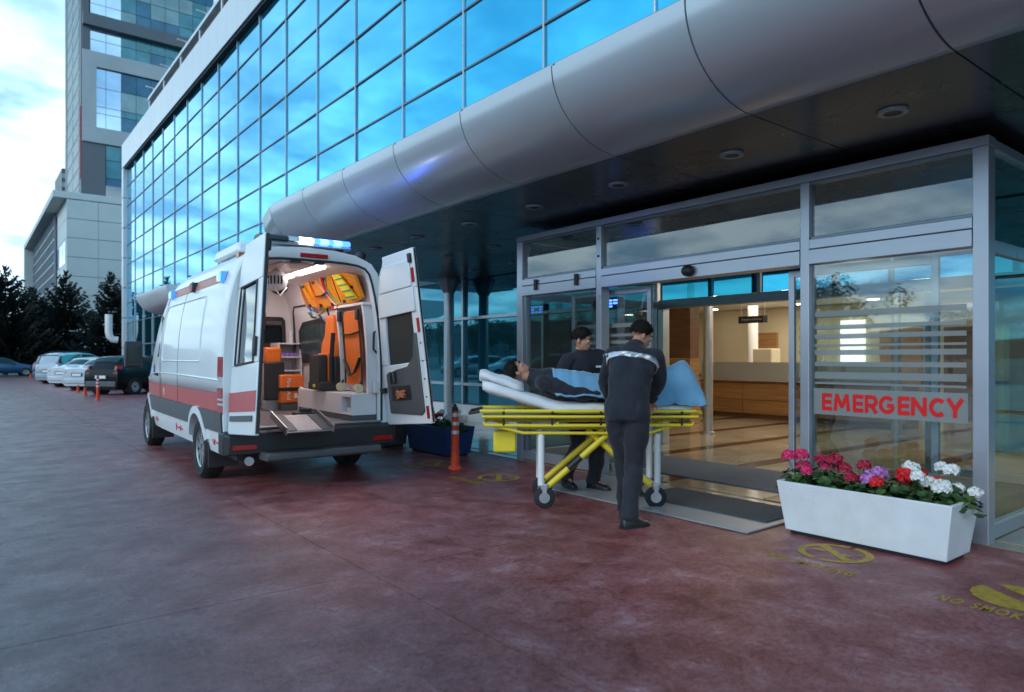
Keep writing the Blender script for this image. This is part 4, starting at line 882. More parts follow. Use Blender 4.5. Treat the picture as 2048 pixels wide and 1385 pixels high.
for sg, ang, lab in ((-1, R(-89), 'left rear door swung open, seen from outside'), (1, R(98), 'right rear door swung open, its grey lined inside showing')):
    D = door_frame(sg, ang); b = MB(); b.M = D
    window_hole_panel(b, sg, -.062, -.012, 1.30, 2.12, .15)
    d = b.build('rear_door', M['van'], amb, 40, bevel=.010); d['label'] = lab
    def pt(n, m_, bv=0, smooth=30): o = q.build(n, M[m_], d, smooth, bevel=bv); return o
    q = MB(); q.M = D; q.prism(inner_poly(sg, .145, 1.295, 2.125), -.05, -.042, 'y'); pt('window_pane', 'gl_dark' if sg < 0 else 'gl_green')
    q = MB(); q.M = D; pts = [(x, -.064, z) for x, z in inner_poly(sg, .135, 1.31, 2.11)]; q.tube(pts + pts[:1], .014, 6); pt('window_seal', 'black_pl')
    q = MB(); q.M = D; q.box(*sorted((sg * .011, sg * (.004 if sg > 0 else -.012))), *((-.05, -.022) if sg < 0 else (-.045, -.028)), .62, 2.55); pt('edge_seal', 'black_pl')
    q = MB(); q.M = D; q.prism(inner_poly(sg, .004, .83, 1.028), -.0665, -.0625, 'y'); pt('red_band', 'band')
    q = MB(); q.M = D; q.box(*sorted((sg * .08, sg * .80)), -.078, -.0625, .735, .79); pt('trim_strip', 'grey_pl', .004)
    q = MB(); q.M = D; q.box(*sorted((sg * .05, sg * .12)), -.095, -.0625, 1.36, 1.55); pt('door_handle', 'black_pl', .012)
    # inside of the door
    q = MB(); q.M = D; q.prism([(sg * .76, .74), (sg * .76, 1.20), (sg * .55, 1.24), (sg * .33, 1.26), (sg * .20, 1.36), (sg * .14, 1.62), (sg * .10, 1.62), (sg * .10, .74), (sg * .16, .70)], -.012, .012, 'y'); tp = pt('trim_panel', 'grey_pl', .008)
    q = MB(); q.M = D; q.box(*sorted((sg * .55, sg * .70)), .0125, .017, 1.08, 1.22); q.build('pull_recess', M['black_pl'], tp, 0, bevel=.003)
    q = MB(); q.M = D; q.box(*sorted((sg * .58, sg * .60)), .017, .04, 1.09, 1.21); q.box(*sorted((sg * .66, sg * .68)), .017, .04, 1.09, 1.21); q.build('pull_handle', M['grey_pl'], tp, 0, bevel=.004)
    q = MB(); q.M = D; q.box(*sorted((sg * .30, sg * .68)), .0125, .016, .88, 1.05); pk = q.build('door_pocket', M['black_pl'], tp, 0, bevel=.003)
    q = MB(); q.M = D
    rr = random.Random(4); q.tube([(sg * (.48 + .13 * math.cos(i * 1.7) * rr.uniform(.5, 1)), .03 + .012 * math.sin(i), .95 + .055 * math.sin(i * 2.1) * rr.uniform(.6, 1)) for i in range(26)], .011, 6); q.build('rope_coil', mat('tan rope', (.50, .18, .08), .7, 0, .2, 30), pk)
    q = MB(); q.M = D; q.prism(inner_poly(sg, .07, 1.83 + .31, 2.44), -.012, .010, 'y'); pt('upper_panel', 'van', .012)
    q = MB(); q.M = D; q.prism(inner_poly(sg, .05, 1.86, 2.13), -.011, .014, 'y'); pt('upper_trim', 'van', .008)
    for z0, z1 in ((.66, .80), (1.62, 1.78), (2.18, 2.34)):
        q = MB(); q.M = D; q.box(*sorted((sg * .03, sg * .075)), -.0115, -.004, z0, z1); pt('reflector', 'red_l')
    q = MB(); q.M = D; q.tube([(sg * .895, -.02, 1.0), (sg * .93, -.05, 1.0)], .02, 8); q.box(*sorted((sg * .80, sg * .90)), -.011, .03, .98, 1.04); pt('hinge_arm', 'black_pl')
    q = MB(); q.M = D; q.box(*sorted((sg * .04, sg * .09)), -.011, .02, 2.40, 2.50); pt('top_latch', 'black_pl', .006)
    for z in (.9, 1.1, 1.3, 1.5): q = MB(); q.M = D; q.cyl((sg * .045, -.0115, z), (sg * .045, -.002, z), .009, n=8); pt('door_stop', 'black_pl')
# ---- loading flap hinged to the sill
Fl = Matrix.Translation((-.0, -.02, .765)) @ Matrix.Rotation(R(15), 4, 'X')
q = MB(); q.M = Fl; q.box(-.46, .03, -.50, .02, -.012, .0); lf = q.build('loading_flap', M['steel'], amb, 0)
q = MB(); q.M = Fl; q.box(-.34, -.09, -.48, 0, .0005, .006); q.build('flap_plate', mat('scuffed bare plate', (.62, .52, .50), .5, .2, .2, 14), lf, 0)
for x0, x1 in ((-.45, -.35), (-.08, .02)): q = MB(); q.M = Fl; q.box(x0, x1, -.48, 0, .0005, .008); q.build('grip_strip', M['grey_pl'], lf, 0)
for x in (-.475, .03): q = MB(); q.M = Fl; q.box(x, x + .014, -.50, .04, -.03, .05); q.build('side_lip', M['steel'], lf, 0)
q = MB(); q.box(-.20, .02, .02, .14, .655, .79); q.build('flap_mount', M['black_pl'], lf, 0, bevel=.01)
q = MB(); q.box(-.12, .0, .05, .11, .791, .83); q.build('latch', M['black_pl'], lf, 0, bevel=.006)

# ---- things carried in the ambulance (each lifts out)
def ath(name, label, cat): return thing(name, label, cat, (AX, AY, 0), ARZ)
def wpt(x, y, z): return Matrix.Translation((AX, AY, 0)) @ Matrix.Rotation(ARZ, 4, 'Z') @ Vector((x, y, z))
def local_thing(name, label, cat, x, y, z):
    t = thing(name, label, cat, wpt(x, y, z), ARZ); t['off'] = (x, y, z); return t
def lb_(b, t, n, m_, smooth=40, bevel=0, parent=None):
    o = b.build(n, M[m_] if isinstance(m_, str) else m_, parent or t, smooth, bevel=bevel); o.data.transform(Matrix.Translation(-Vector(t['off']))); return o
t = local_thing('first_aid_bag', 'orange first aid case with black strap on the ambulance floor', 'case', .50, 2.33, .655)
lb_(MB().box(.33, .67, 2.20, 2.46, .76, 1.16), t, 'case_body', 'orange', bevel=.02); lb_(MB().box(.36, .64, 2.22, 2.44, .655, .755), t, 'case_stand', 'grey_pl')
lb_(MB().box(.325, .675, 2.19, 2.465, .93, .98), t, 'strap', 'black_s', bevel=.004); lb_(MB().tube([(.672, 2.3, .88), (.70, 2.3, .9), (.70, 2.3, 1.04), (.672, 2.3, 1.06)], .012, 6), t, 'handle', 'white')
lb_(MB().box(.53, .62, 2.194, 2.199, .83, .90), t, 'sticker', 'sheet')
me = text_mesh('First Aid', .30, .05, .002, .004); me.materials.clear(); me.materials.append(M['sheet']); me.transform(Matrix(((0, 1, 0, 0), (0, 0, -1, 0), (-1, 0, 0, 0), (0, 0, 0, 1))))
inst('lettering', me, t, Vector((.45, 2.197, .96)) - Vector(t['off'])) 
t = local_thing('spine_board', 'long orange spine board strapped under the ambulance roof', 'board', .66, 1.1, 2.0)
def bd(y, s, o=0.): return (.715 - .14 * s - o, y, 2.07 + .37 * s)      # s runs up the leaning board
for_ = [(2.10, .25, .75), (2.02, .10, .9), (1.7, .03, .97), (1.0, 0, 1), (.4, .02, .98), (.16, .15, .85)]
b = MB(); b.loft([[bd(y, a), bd(y, c), bd(y, c, .045), bd(y, a, .045)] for y, a, c in for_]); lb_(b, t, 'board', 'orange_b', bevel=.012)
for y, s in ((1.9, .85), (1.9, .15), (1.5, .9), (1.5, .1), (1.1, .92), (1.1, .08), (.7, .9), (.7, .1), (.35, .5)):
    b = MB(); b.loft([[bd(y - .05, s - .05, .0465), bd(y + .05, s - .05, .0465), bd(y + .05, s + .05, .0465), bd(y - .05, s + .05, .0465)], [bd(y - .045, s - .04, .048), bd(y + .045, s - .04, .048), bd(y + .045, s + .04, .048), bd(y - .045, s + .04, .048)]]); lb_(b, t, 'hand_hole', 'dark', 0)
def strap(pts, m_, name='strap', w_=.022):
    b = MB(); b.tube([bd(y, s, .055 + o) for y, s, o in pts], w_, 6, flat=.25, up=Vector((0, 0, 1)) if False else None); lb_(b, t, name, m_)
strap([(2.0, .95, 0), (1.98, .5, .01), (1.9, .05, .02), (1.85, -.2, .02)], 'blue_s'); strap([(1.92, .1, .02), (1.80, -.05, .03), (1.62, -.12, .03), (1.58, -.35, .02)], 'blue_s')
strap([(1.62, 1.0, 0), (1.60, .55, .01), (1.55, .1, .02), (1.6, -.25, .02)], 'orange'); strap([(1.82, .9, 0), (1.78, .6, .01), (1.68, .35, .02)], 'yellow_s')
strap([(1.5, .42, .01), (1.25, .40, .02), (1.05, .48, .02)], 'blue_s', w_=.03); strap([(1.35, .95, .0), (1.15, .5, .02), (.95, .02, .02)], 'sheet', w_=.012)
strap([(1.12, 1.0, 0), (1.10, .75, .02), (1.08, .45, .02), (1.0, .3, .02)], 'red_s'); strap([(1.08, -.02, .03), (.98, -.14, .04), (.85, -.1, .04), (.82, .0, .03)], 'red_s')
strap([(1.0, 1.0, .0), (1.02, .6, .03), (.95, .25, .03), (.72, .0, .03), (.5, .06, .03)], 'green_s', w_=.012); strap([(.9, 1.0, 0), (.85, .6, .03), (.78, .1, .03)], 'yellow_s', w_=.012); strap([(.80, 1.0, 0), (.74, .5, .03), (.72, .08, .03)], 'black_s', w_=.012)
b = MB(); b.loft([[bd(.74, .98, .06), bd(.50, .95, .06), bd(.22, .12, .06), bd(.48, .10, .06)], [bd(.74, .98, .09), bd(.50, .95, .09), bd(.22, .12, .09), bd(.48, .10, .09)]]); lb_(b, t, 'head_pad', 'yellow_s', bevel=.008)
for k in range(4): b = MB(); s0 = .2 + .2 * k; b.tube([bd(.70 - .22 * (1 - s0) * 1.1, s0, .094), bd(.47 - .24 * (1 - s0) * 1.1, s0, .094)], .008, 5); lb_(b, t, 'pad_seam', 'green_s')
strap([(1.70, -.1, .02), (1.55, -.22, .03), (1.40, -.15, .03), (1.30, .0, .02)], 'yellow_s'); strap([(1.95, -.1, .02), (1.90, -.3, .02), (1.75, -.3, .03)], 'green_s', w_=.03)
t = local_thing('folding_stretcher', 'upright folded orange chair stretcher with castors by the rear pillar', 'stretcher', .72, .55, .97)
b = MB(); b.loft([[(wallx(z) - .10, .32 + d, z), (wallx(z) - .065, .32 + d, z), (wallx(z) - .065, .80 - d, z), (wallx(z) - .10, .80 - d, z)] for z, d in ((1.06, .03), (1.3, .02), (1.5, .0), (1.9, .02), (1.98, .08))]); lb_(b, t, 'canvas', 'orange', bevel=.008)
for y in (.31, .81): b = MB(); b.tube([(wallx(z) - .10, y, z) for z in (1.08, 1.4, 1.8, 1.99)], .013, 8); lb_(b, t, 'side_tube', 'black_pl')
for y in (.28, .84):
    b = MB(); b.cyl((.66, y - .015, 1.03), (.66, y + .015, 1.03), .055, n=16); c_ = lb_(b, t, 'castor', 'liner_y'); b = MB(); b.cyl((.66, y - .02, 1.03), (.66, y + .02, 1.03), .016, n=8); lb_(b, t, 'hub', 'yellow', parent=c_)
    b = MB(); b.tube([(.66, y, 1.03), (.70, y, 1.12)], .014, 6); lb_(b, t, 'castor_fork', 'black_pl')
    b = MB(); b.box(wallx(1.98) - .13, wallx(1.98) - .095, y - .03, y + .05, 1.86, 1.99); lb_(b, t, 'top_clamp', 'black_pl', bevel=.01)
b = MB(); b.tube([(wallx(1.7) - .115, .30, 1.72), (wallx(1.7) - .12, .55, 1.69), (wallx(1.7) - .115, .82, 1.70)], .018, 6, flat=.4); lb_(b, t, 'chest_strap', 'black_s')
b = MB(); b.tube([(wallx(1.3) - .115, .33, 1.40), (wallx(1.3) - .13, .45, 1.22), (wallx(1.3) - .13, .6, 1.18), (wallx(1.3) - .115, .80, 1.38)], .024, 6, flat=.4); lb_(b, t, 'lap_strap', 'black_s')
t = local_thing('hand_gel_bottle', 'white bottle with dark cap standing at the end of the bench locker', 'bottle', .58, 2.05, .655)
lb_(MB().cyl((.58, 2.05, .655), (.58, 2.05, .88), .05, n=14), t, 'bottle_body', 'sheet'); lb_(MB().cyl((.58, 2.05, .88), (.58, 2.05, .92), .052, n=14), t, 'cap', 'black_pl'); lb_(MB().cyl((.58, 2.05, .92), (.60, 2.03, .97), .055, .05, n=14), t, 'lid', 'sheet')
t = local_thing('crash_helmet', 'white vented helmet hanging from the ambulance ceiling by the left door', 'helmet', -.18, .75, 2.2)
lb_(MB().ball((-.18, .75, 2.32), (.13, .16, .13), 18, 12), t, 'shell', 'white'); lb_(MB().ball((-.13, .80, 2.27), (.11, .13, .11), 16, 10), t, 'inner_pad', 'black_pl'); lb_(MB().tube([(-.24, .66, 2.24), (-.18, .62, 2.13), (-.08, .68, 2.24)], .012, 6), t, 'chin_strap', 'sheet'); lb_(MB().cyl((-.18, .78, 2.43), (-.18, .78, 2.48), .012, n=6), t, 'hook', 'steel')
for k in range(5):
    a = R(205 + 18 * k); lb_(MB().tube([(-.18 + .131 * math.cos(a) * q, .75 + .161 * math.sin(a) * q, 2.32 + z) for z, q in ((-.05, .925), (0, 1.0), (.045, .94))], .010, 6), t, 'vent_slot', 'dark')

# ================================================================ PEOPLE
def V(*a): return Vector(a)
def remesh(b, name, mats, parent, vox, smooth=4, wrinkle=0., ws=9., seed=0):
    me = b.mesh(name + '_tmp', mats, 0); o = bpy.data.objects.new('tmp', me); col.objects.link(o)
    r = o.modifiers.new('r', 'REMESH'); r.mode = 'VOXEL'; r.voxel_size = vox; r.use_smooth_shade = True
    s = o.modifiers.new('s', 'SMOOTH'); s.iterations = smooth; s.factor = .5
    dg = bpy.context.evaluated_depsgraph_get(); dg.update(); m2 = bpy.data.meshes.new_from_object(o.evaluated_get(dg)); bpy.data.objects.remove(o); bpy.data.meshes.remove(me)
    m2.name = name
    if wrinkle:
        ns_ = [v.normal.copy() for v in m2.vertices]
        for v, n in zip(m2.vertices, ns_):
            c = v.co; q = noise.noise(Vector((c.x * ws + seed, c.y * ws, c.z * ws * .8))) + .5 * noise.noise(Vector((c.x * ws * 2.3, c.y * ws * 2.3 + seed, c.z * ws * 1.7)))
            v.co = c + n * (q * wrinkle)
    m2.polygons.foreach_set('use_smooth', [True] * len(m2.polygons)); m2.materials.clear(); m2.materials.append(mats); m2.update()
    q = bpy.data.objects.new(name, m2); col.objects.link(q); q.parent = parent; return q
def torso(b, J, grow=0., lo=0, hi=6):
    P, Wt, Ch, Sh, Nk = J['pelvis'], J['waist'], J['chest'], J['shoulders'], J['neck']; rp, rs = J['rp'], J['rs']
    up0 = (Wt - P).normalized()
    cs = [(P - up0 * .10, .135, .10, 0), (P - up0 * .03, .168, .118, .0), (P + up0 * .05, .165, .112, .1), (Wt, .145, .103, .35), (Ch - (Ch - Wt) * .3, .160, .115, .7), (Ch, .172, .122, .9), (Sh - (Sh - Ch) * .25, .178, .108, 1), (Sh, .150, .085, 1), (Sh + (Nk - Sh) * .55, .085, .07, 1), (Nk, .062, .062, 1)]
    cs = cs[lo:hi] if hi < 6 else cs[lo:]
    rings = []
    for i, (c, w_, d_, t) in enumerate(cs):
        nx = cs[min(i + 1, len(cs) - 1)][0] - cs[max(i - 1, 0)][0]; u = nx.normalized(); r = (rp * (1 - t) + rs * t).normalized(); f = u.cross(r).normalized(); r = f.cross(u).normalized()
        rings.append([tuple(c + r * ((w_ + grow) * math.copysign(abs(math.cos(a)) ** .8, math.cos(a))) + f * ((d_ + grow) * math.copysign(abs(math.sin(a)) ** .9, math.sin(a)))) for a in [2 * PI * k / 20 for k in range(20)]])
    b.loft(rings)
def limb(b, pts, rs, n=12):
    P = []; Rr = []
    for i in range(len(pts) - 1):
        for t in (0, .25, .5, .75):
            P.append(pts[i].lerp(pts[i + 1], t)); k = rs[i] + (rs[i + 1] - rs[i]) * t + (.006 if t in (.25, .5) else 0); Rr.append(k)
    P.append(pts[-1]); Rr.append(rs[-1]); b.tube(P, Rr, n)
    for p, r in zip(pts, rs): b.ball(p, r * .98, 10, 8)
def hand(b, wr, d, pn, curl=.8, sgn=1, s=1.0):
    d = d.normalized(); lat = d.cross(pn).normalized(); pn = lat.cross(d).normalized()
    rings = []
    for t, w_, h_ in ((0, .026, .018), (.03, .036, .017), (.075, .041, .014), (.095, .038, .012)):
        c = wr + d * t * s; rings.append([tuple(c + lat * (w_ * s * math.cos(a)) + pn * (h_ * s * math.sin(a))) for a in [2 * PI * k / 12 for k in range(12)]])
    b.loft(rings)
    for k, (l, o) in enumerate(((.066, -.028), (.076, -.0095), (.072, .0095), (.056, .028))):
        p = wr + d * .088 * s + lat * o * s; dd = d.copy(); pts = [p]
        for sg_ in (.44, .31, .25):
            dd = (dd * math.cos(curl * .75) + pn * math.sin(curl * .75)).normalized(); q = dd.cross(lat); p = p + dd * l * sg_ * s * 1.25; pts.append(p)
        b.tube(pts, [.0098 * s, .0092 * s, .0085 * s, .0068 * s], 8)
    p = wr + d * .03 * s - lat * (.030 * sgn) * s; dd = (d * .75 - lat * (.65 * sgn) + pn * .3).normalized(); p2 = p + dd * .04 * s; dd2 = (d * .8 + pn * (.5 * curl) - lat * .15 * sgn).normalized(); b.tube([p, p2, p2 + dd2 * .032 * s], [.013 * s, .0105 * s, .0085 * s], 8)
def head(b, H):
    def e(c, r, n=14): b.ball(c, r, n, 10, H)
    e((0, -.012, .035), (.076, .094, .086)); e((0, .012, -.025), (.062, .074, .085)); e((0, .038, -.075), (.040, .042, .032)); e((0, .060, -.088), (.020, .020, .017))
    e((0, .070, .012), (.046, .020, .016)); b.loft([[(-.010, .070, .012), (.010, .070, .012), (.008, .084, .010), (-.008, .084, .010)], [(-.017, .066, -.034), (.017, .066, -.034), (.010, .106, -.032), (-.010, .106, -.032)]], True, True, True, H)
    for s in (-1, 1):
        e((s * .032, .062, -.018), (.018, .018, .018)); e((s * .077, -.012, -.012), (.010, .020, .032), 10)
    e((0, .079, -.054), (.023, .012, .006)); e((0, .078, -.064), (.020, .012, .007))
def head_frame(c, f, up=V(0, 0, 1)):
    f = f.normalized(); r = f.cross(up).normalized(); u = r.cross(f).normalized()
    return Matrix(((r.x, f.x, u.x, c.x), (r.y, f.y, u.y, c.y), (r.z, f.z, u.z, c.z), (0, 0, 0, 1)))
def person(label, loc, rz, J, group=None, tape=True, hands=('L', 'R')):
    t = thing('person', label, 'person', loc, rz, group)
    H = head_frame(J['head'], J['hf'], J.get('hup', V(0, 0, 1)))
    b = MB(); torso(b, J, -.022); head(b, H); b.tube([J['neck'] - (J['neck'] - J['shoulders']) * .4, J['neck'], H @ V(0, -.02, -.06)], [.064, .056, .054], 14)
    for s in 'LR':
        limb(b, [J['sh' + s], J['el' + s], J['wr' + s]], [.056, .042, .027]); hand(b, J['wr' + s], J['hd' + s], J['hn' + s], J.get('curl', .9), 1 if s == 'R' else -1)
        limb(b, [J['hip' + s], J['kn' + s], J['an' + s]], [.088, .055, .031]); b.tube([J['an' + s] + V(0, 0, -.01), J['an' + s].lerp(J['to' + s], .5), J['to' + s]], [.030, .024, .014], 10)
    remesh(b, 'body', M['skin'], t, .0075, 3)
    # clothes
    b = MB(); torso(b, J, .024, 0)
    for s in 'LR':
        e_ = J['wr' + s].lerp(J['el' + s], .06); limb(b, [J['sh' + s], J['el' + s], e_], [.078, .060, .044]); b.tube([J['shoulders'].lerp(J['sh' + s], .4), J['sh' + s]], [.075, .074], 10)
    b.tube([J['neck'] - (J['neck'] - J['shoulders']) * .5, J['neck'] + (J['head'] - J['neck']) * .12], [.085, .069], 14)
    jk = remesh(b, 'jacket', M['navy'], t, .0115, 3, .017, 9, rnd.random() * 50)
    up_ = (J['neck'] - J['shoulders']).normalized(); r_ = J['rs']; f_ = up_.cross(r_).normalized(); cl_ = []
    for h, w_ in ((-.012, .083), (.022, .076), (.034, .071), (.030, .064), (-.012, .066)): cl_.append([tuple(J['neck'] + up_ * h + f_ * .004 + r_ * (w_ * math.cos(a)) + f_ * (w_ * 1.02 * math.sin(a))) for a in [2 * PI * k / 24 for k in range(24)]])
    MB().loft(cl_ + cl_[:1], True, False, False).build('collar', M['navy_t'], jk, 60)
    for s in 'LR':
        e_ = J['wr' + s].lerp(J['el' + s], .06); MB().tube([e_, e_.lerp(J['el' + s], .12)], [.047, .050], 16).build('cuff', M['navy_t'], jk, 60)
    b = MB(); torso(b, J, .012, 0, 5)
    for s in 'LR':
        limb(b, [J['hip' + s], J['kn' + s], J['an' + s].lerp(J['kn' + s], .06)], [.108, .079, .070]); b.tube([J['an' + s].lerp(J['kn' + s], .2), J['an' + s].lerp(J['kn' + s], -.09)], [.07, .080], 12)
    remesh(b, 'trousers', M['navy_t'], t, .0125, 3, .018, 8, rnd.random() * 50)
    for s in 'LR':
        a, q = J['an' + s], J['to' + s]; d = (q - a); d2 = V(d.x, d.y, d.z) ; 
        if J.get('lying'): fu = V(-1, 0, 0)
        else: fu = V(0, 0, 1)
        fd = (d - fu * d.dot(fu)).normalized(); lt = fd.cross(fu).normalized(); base = a - fu * (J.get('sole' + s, .085)); rings = []
        for tt, w_, h_ in ((-.075, .030, .05), (-.06, .038, .085), (.0, .042, .10), (.06, .042, .075), (.12, .047, .058), (.17, .044, .045), (.205, .026, .03)):
            c = base + fd * tt; rings.append([tuple(c + lt * (w_ * x) + fu * (h_ * z)) for x, z in ((-1, 0), (1, 0), (1.04, .25), (.9, .7), (.45, 1), (-.45, 1), (-.9, .7), (-1.04, .25))])
        so_ = MB().loft(rings).build('shoe', M['shoe'], t, 50, bevel=.006)
        MB().loft([[tuple(base + fd * tt + lt * (w_ * x) - fu * z) for x, z in ((-1, -.008), (1, -.008), (1, .008), (-1, .008))] for tt, w_ in ((-.08, .03), (-.06, .042), (0, .044), (.12, .051), (.18, .044), (.21, .026))]).build('sole', M['black_pl'], so_, 40)
        for k in range(3): c = base + fd * (.055 + .022 * k) + fu * (.082 - .009 * k); MB().tube([c - lt * .026, c + fu * .006, c + lt * .026], .004, 5).build('lace', M['lace'], so_)
    # hair: a shell over the crown and back of the skull
    hb2 = MB(); rr = random.Random(9); nu, nv = 28, 16; rings = []
    for j in range(nv + 1):
        ph = PI * .62 * j / nv; ring = []
        for k in range(nu):
            a = 2 * PI * k / nu; front = max(0, math.sin(a)); lim = .60 - .25 * front ** 2 + .035 * noise.noise(V(math.cos(a) * 5, math.sin(a) * 5, 8)); p2 = ph * lim / .62
            q = 1.07 + .035 * noise.noise(V(math.cos(a) * 3, math.sin(a) * 3, ph * 4)); ring.append((.079 * q * math.sin(p2) * math.cos(a), -.014 + .097 * q * math.sin(p2) * math.sin(a), .036 + .089 * q * math.cos(p2)))
        rings.append(ring)
    hb2.loft(rings, True, False, False, H); h_ = hb2.build('hair', M['hair'], t, 80); h_.modifiers.new('s', 'SOLIDIFY').thickness = .012
    tf = MB()
    for k in range(620):
        ph = PI * .60 * math.sqrt(rr.random()); a = rr.uniform(0, 2 * PI); p2 = ph * (.62 - .22 * max(0, math.sin(a)) ** 2) / .60
        n_ = V(math.sin(p2) * math.cos(a), math.sin(p2) * math.sin(a), math.cos(p2)); c = V(.083 * n_.x, -.014 + .101 * n_.y, .036 + .094 * n_.z)
        fl_ = V(rr.uniform(-.5, .5), -.6 + rr.uniform(-.4, .6), rr.uniform(-.5, .2)); dd = (fl_ - n_ * fl_.dot(n_)).normalized(); sd_ = dd.cross(n_) * .006; L_ = rr.uniform(.018, .034)
        tf.add([tuple(c - sd_ - n_ * .004), tuple(c + sd_ - n_ * .004), tuple(c + dd * L_ + n_ * rr.uniform(.004, .014))], [(0, 1, 2)], H)
    tf.build('hair_tufts', M['hair'], t, 0, recalc=False)
    for s in (-1, 1):
        e = MB().ball((s * .031, .074, -.006), (.0125, .011, .0105), 12, 8, H).build('eye', M['eye_w'], t); MB().ball((s * .031, .0825, -.006), (.0055, .004, .0055), 10, 6, H).build('iris', M['eye_d'], e)
        MB().tube([H @ V(s * .014, .092, .013), H @ V(s * .032, .090, .019), H @ V(s * .050, .076, .012)], .0045, 6).build('eyebrow', M['hair'], t)
    MB().ball((0, .088, -.059), (.021, .006, .006), 12, 6, H).build('lips', M['lip'], t)
    if tape:
        b = MB(); rings = []; up = (J['shoulders'] - J['chest']).normalized(); r = J['rs']; f = up.cross(r).normalized(); r = f.cross(up).normalized()
        for h in (-.026, .026):
            c = J['chest'].lerp(J['shoulders'], .60) + up * h; rings.append([c + r * (.212 * math.copysign(abs(math.cos(a)) ** .8, math.cos(a))) + f * (.152 * math.copysign(abs(math.sin(a)) ** .9, math.sin(a))) for a in [2 * PI * k / 32 for k in range(32)]])
        q = b.loft([[tuple(p) for p in g_] for g_ in rings], True, False, False).build('reflective_tape', M['reflect'], jk, 80); q.modifiers.new('s', 'SOLIDIFY').thickness = .004
        sw_ = q.modifiers.new('w', 'SHRINKWRAP'); sw_.target = jk; sw_.offset = .006; sw_.wrap_mode = 'OUTSIDE_SURFACE'
    return t
rnd = random.Random(21)
# walking attendant, back to us, on the near side of the stretcher
J1 = dict(pelvis=V(0, -.02, .95), waist=V(0, .015, 1.09), chest=V(.01, .105, 1.28), shoulders=V(.02, .185, 1.43), neck=V(.025, .225, 1.50), rp=V(1, 0, 0), rs=V(1, .08, -.03), head=V(.07, .315, 1.60), hf=V(.80, .50, -.30),
          shL=V(-.16, .16, 1.425), elL=V(-.25, .26, 1.18), wrL=V(-.22, .385, .985), hdL=V(.0, .55, -.55), hnL=V(.1, -.5, -.8),
          shR=V(.20, .19, 1.415), elR=V(.235, .30, 1.20), wrR=V(.13, .47, 1.015), hdR=V(-.15, .6, -.5), hnR=V(-.1, -.5, -.8),
          hipL=V(-.085, -.02, .92), knL=V(-.06, .14, .51), anL=V(-.05, .20, .10), toL=V(-.02, .37, .03), soleL=.095,
          hipR=V(.085, -.02, .92), knR=V(.06, .0, .49), anR=V(.05, -.20, .10), toR=V(.16, -.07, .03), soleR=.095)
person('attendant in dark uniform with reflective shoulder tape, back turned, pushing the stretcher', (4.43, 4.06, 0), R(-58.1), J1, 'ambulance attendants pushing the stretcher')
J2 = dict(pelvis=V(.0, -.05, .94), waist=V(.02, .0, 1.08), chest=V(.055, .075, 1.25), shoulders=V(.09, .14, 1.39), neck=V(.11, .165, 1.455), rp=V(1, 0, 0), rs=V(.98, .05, -.12), head=V(.13, .205, 1.565), hf=V(-.80, .62, -.12),
          shL=V(-.085, .13, 1.40), elL=V(-.20, .20, 1.16), wrL=V(-.11, .20, .985), hdL=V(.05, .25, -.5), hnL=V(.2, -.4, -.3),
          shR=V(.265, .14, 1.36), elR=V(.36, .12, 1.13), wrR=V(.26, .14, .975), hdR=V(-.1, .3, -.45), hnR=V(-.2, -.4, -.3),
          hipL=V(-.09, -.05, .91), knL=V(-.12, .02, .49), anL=V(-.10, -.08, .09), toL=V(-.20, .07, .03),
          hipR=V(.09, -.05, .91), knR=V(.12, .04, .49), anR=V(.16, -.20, .12), toR=V(.14, -.03, .03), soleR=.1)
f2 = V(-.41, -.913, 0); 
p2_ = person('dark haired attendant in navy jacket behind the stretcher, looking towards the doors', (5.12, 5.25, .016), math.atan2(f2.y, f2.x) - PI / 2, J2, 'ambulance attendants pushing the stretcher', tape=False)
MB().box(-.075, .0, .245, .252, 1.285, 1.305).build('name_tape', M['reflect'], [c for c in p2_.children if c.name.startswith('jacket')][0], 0)
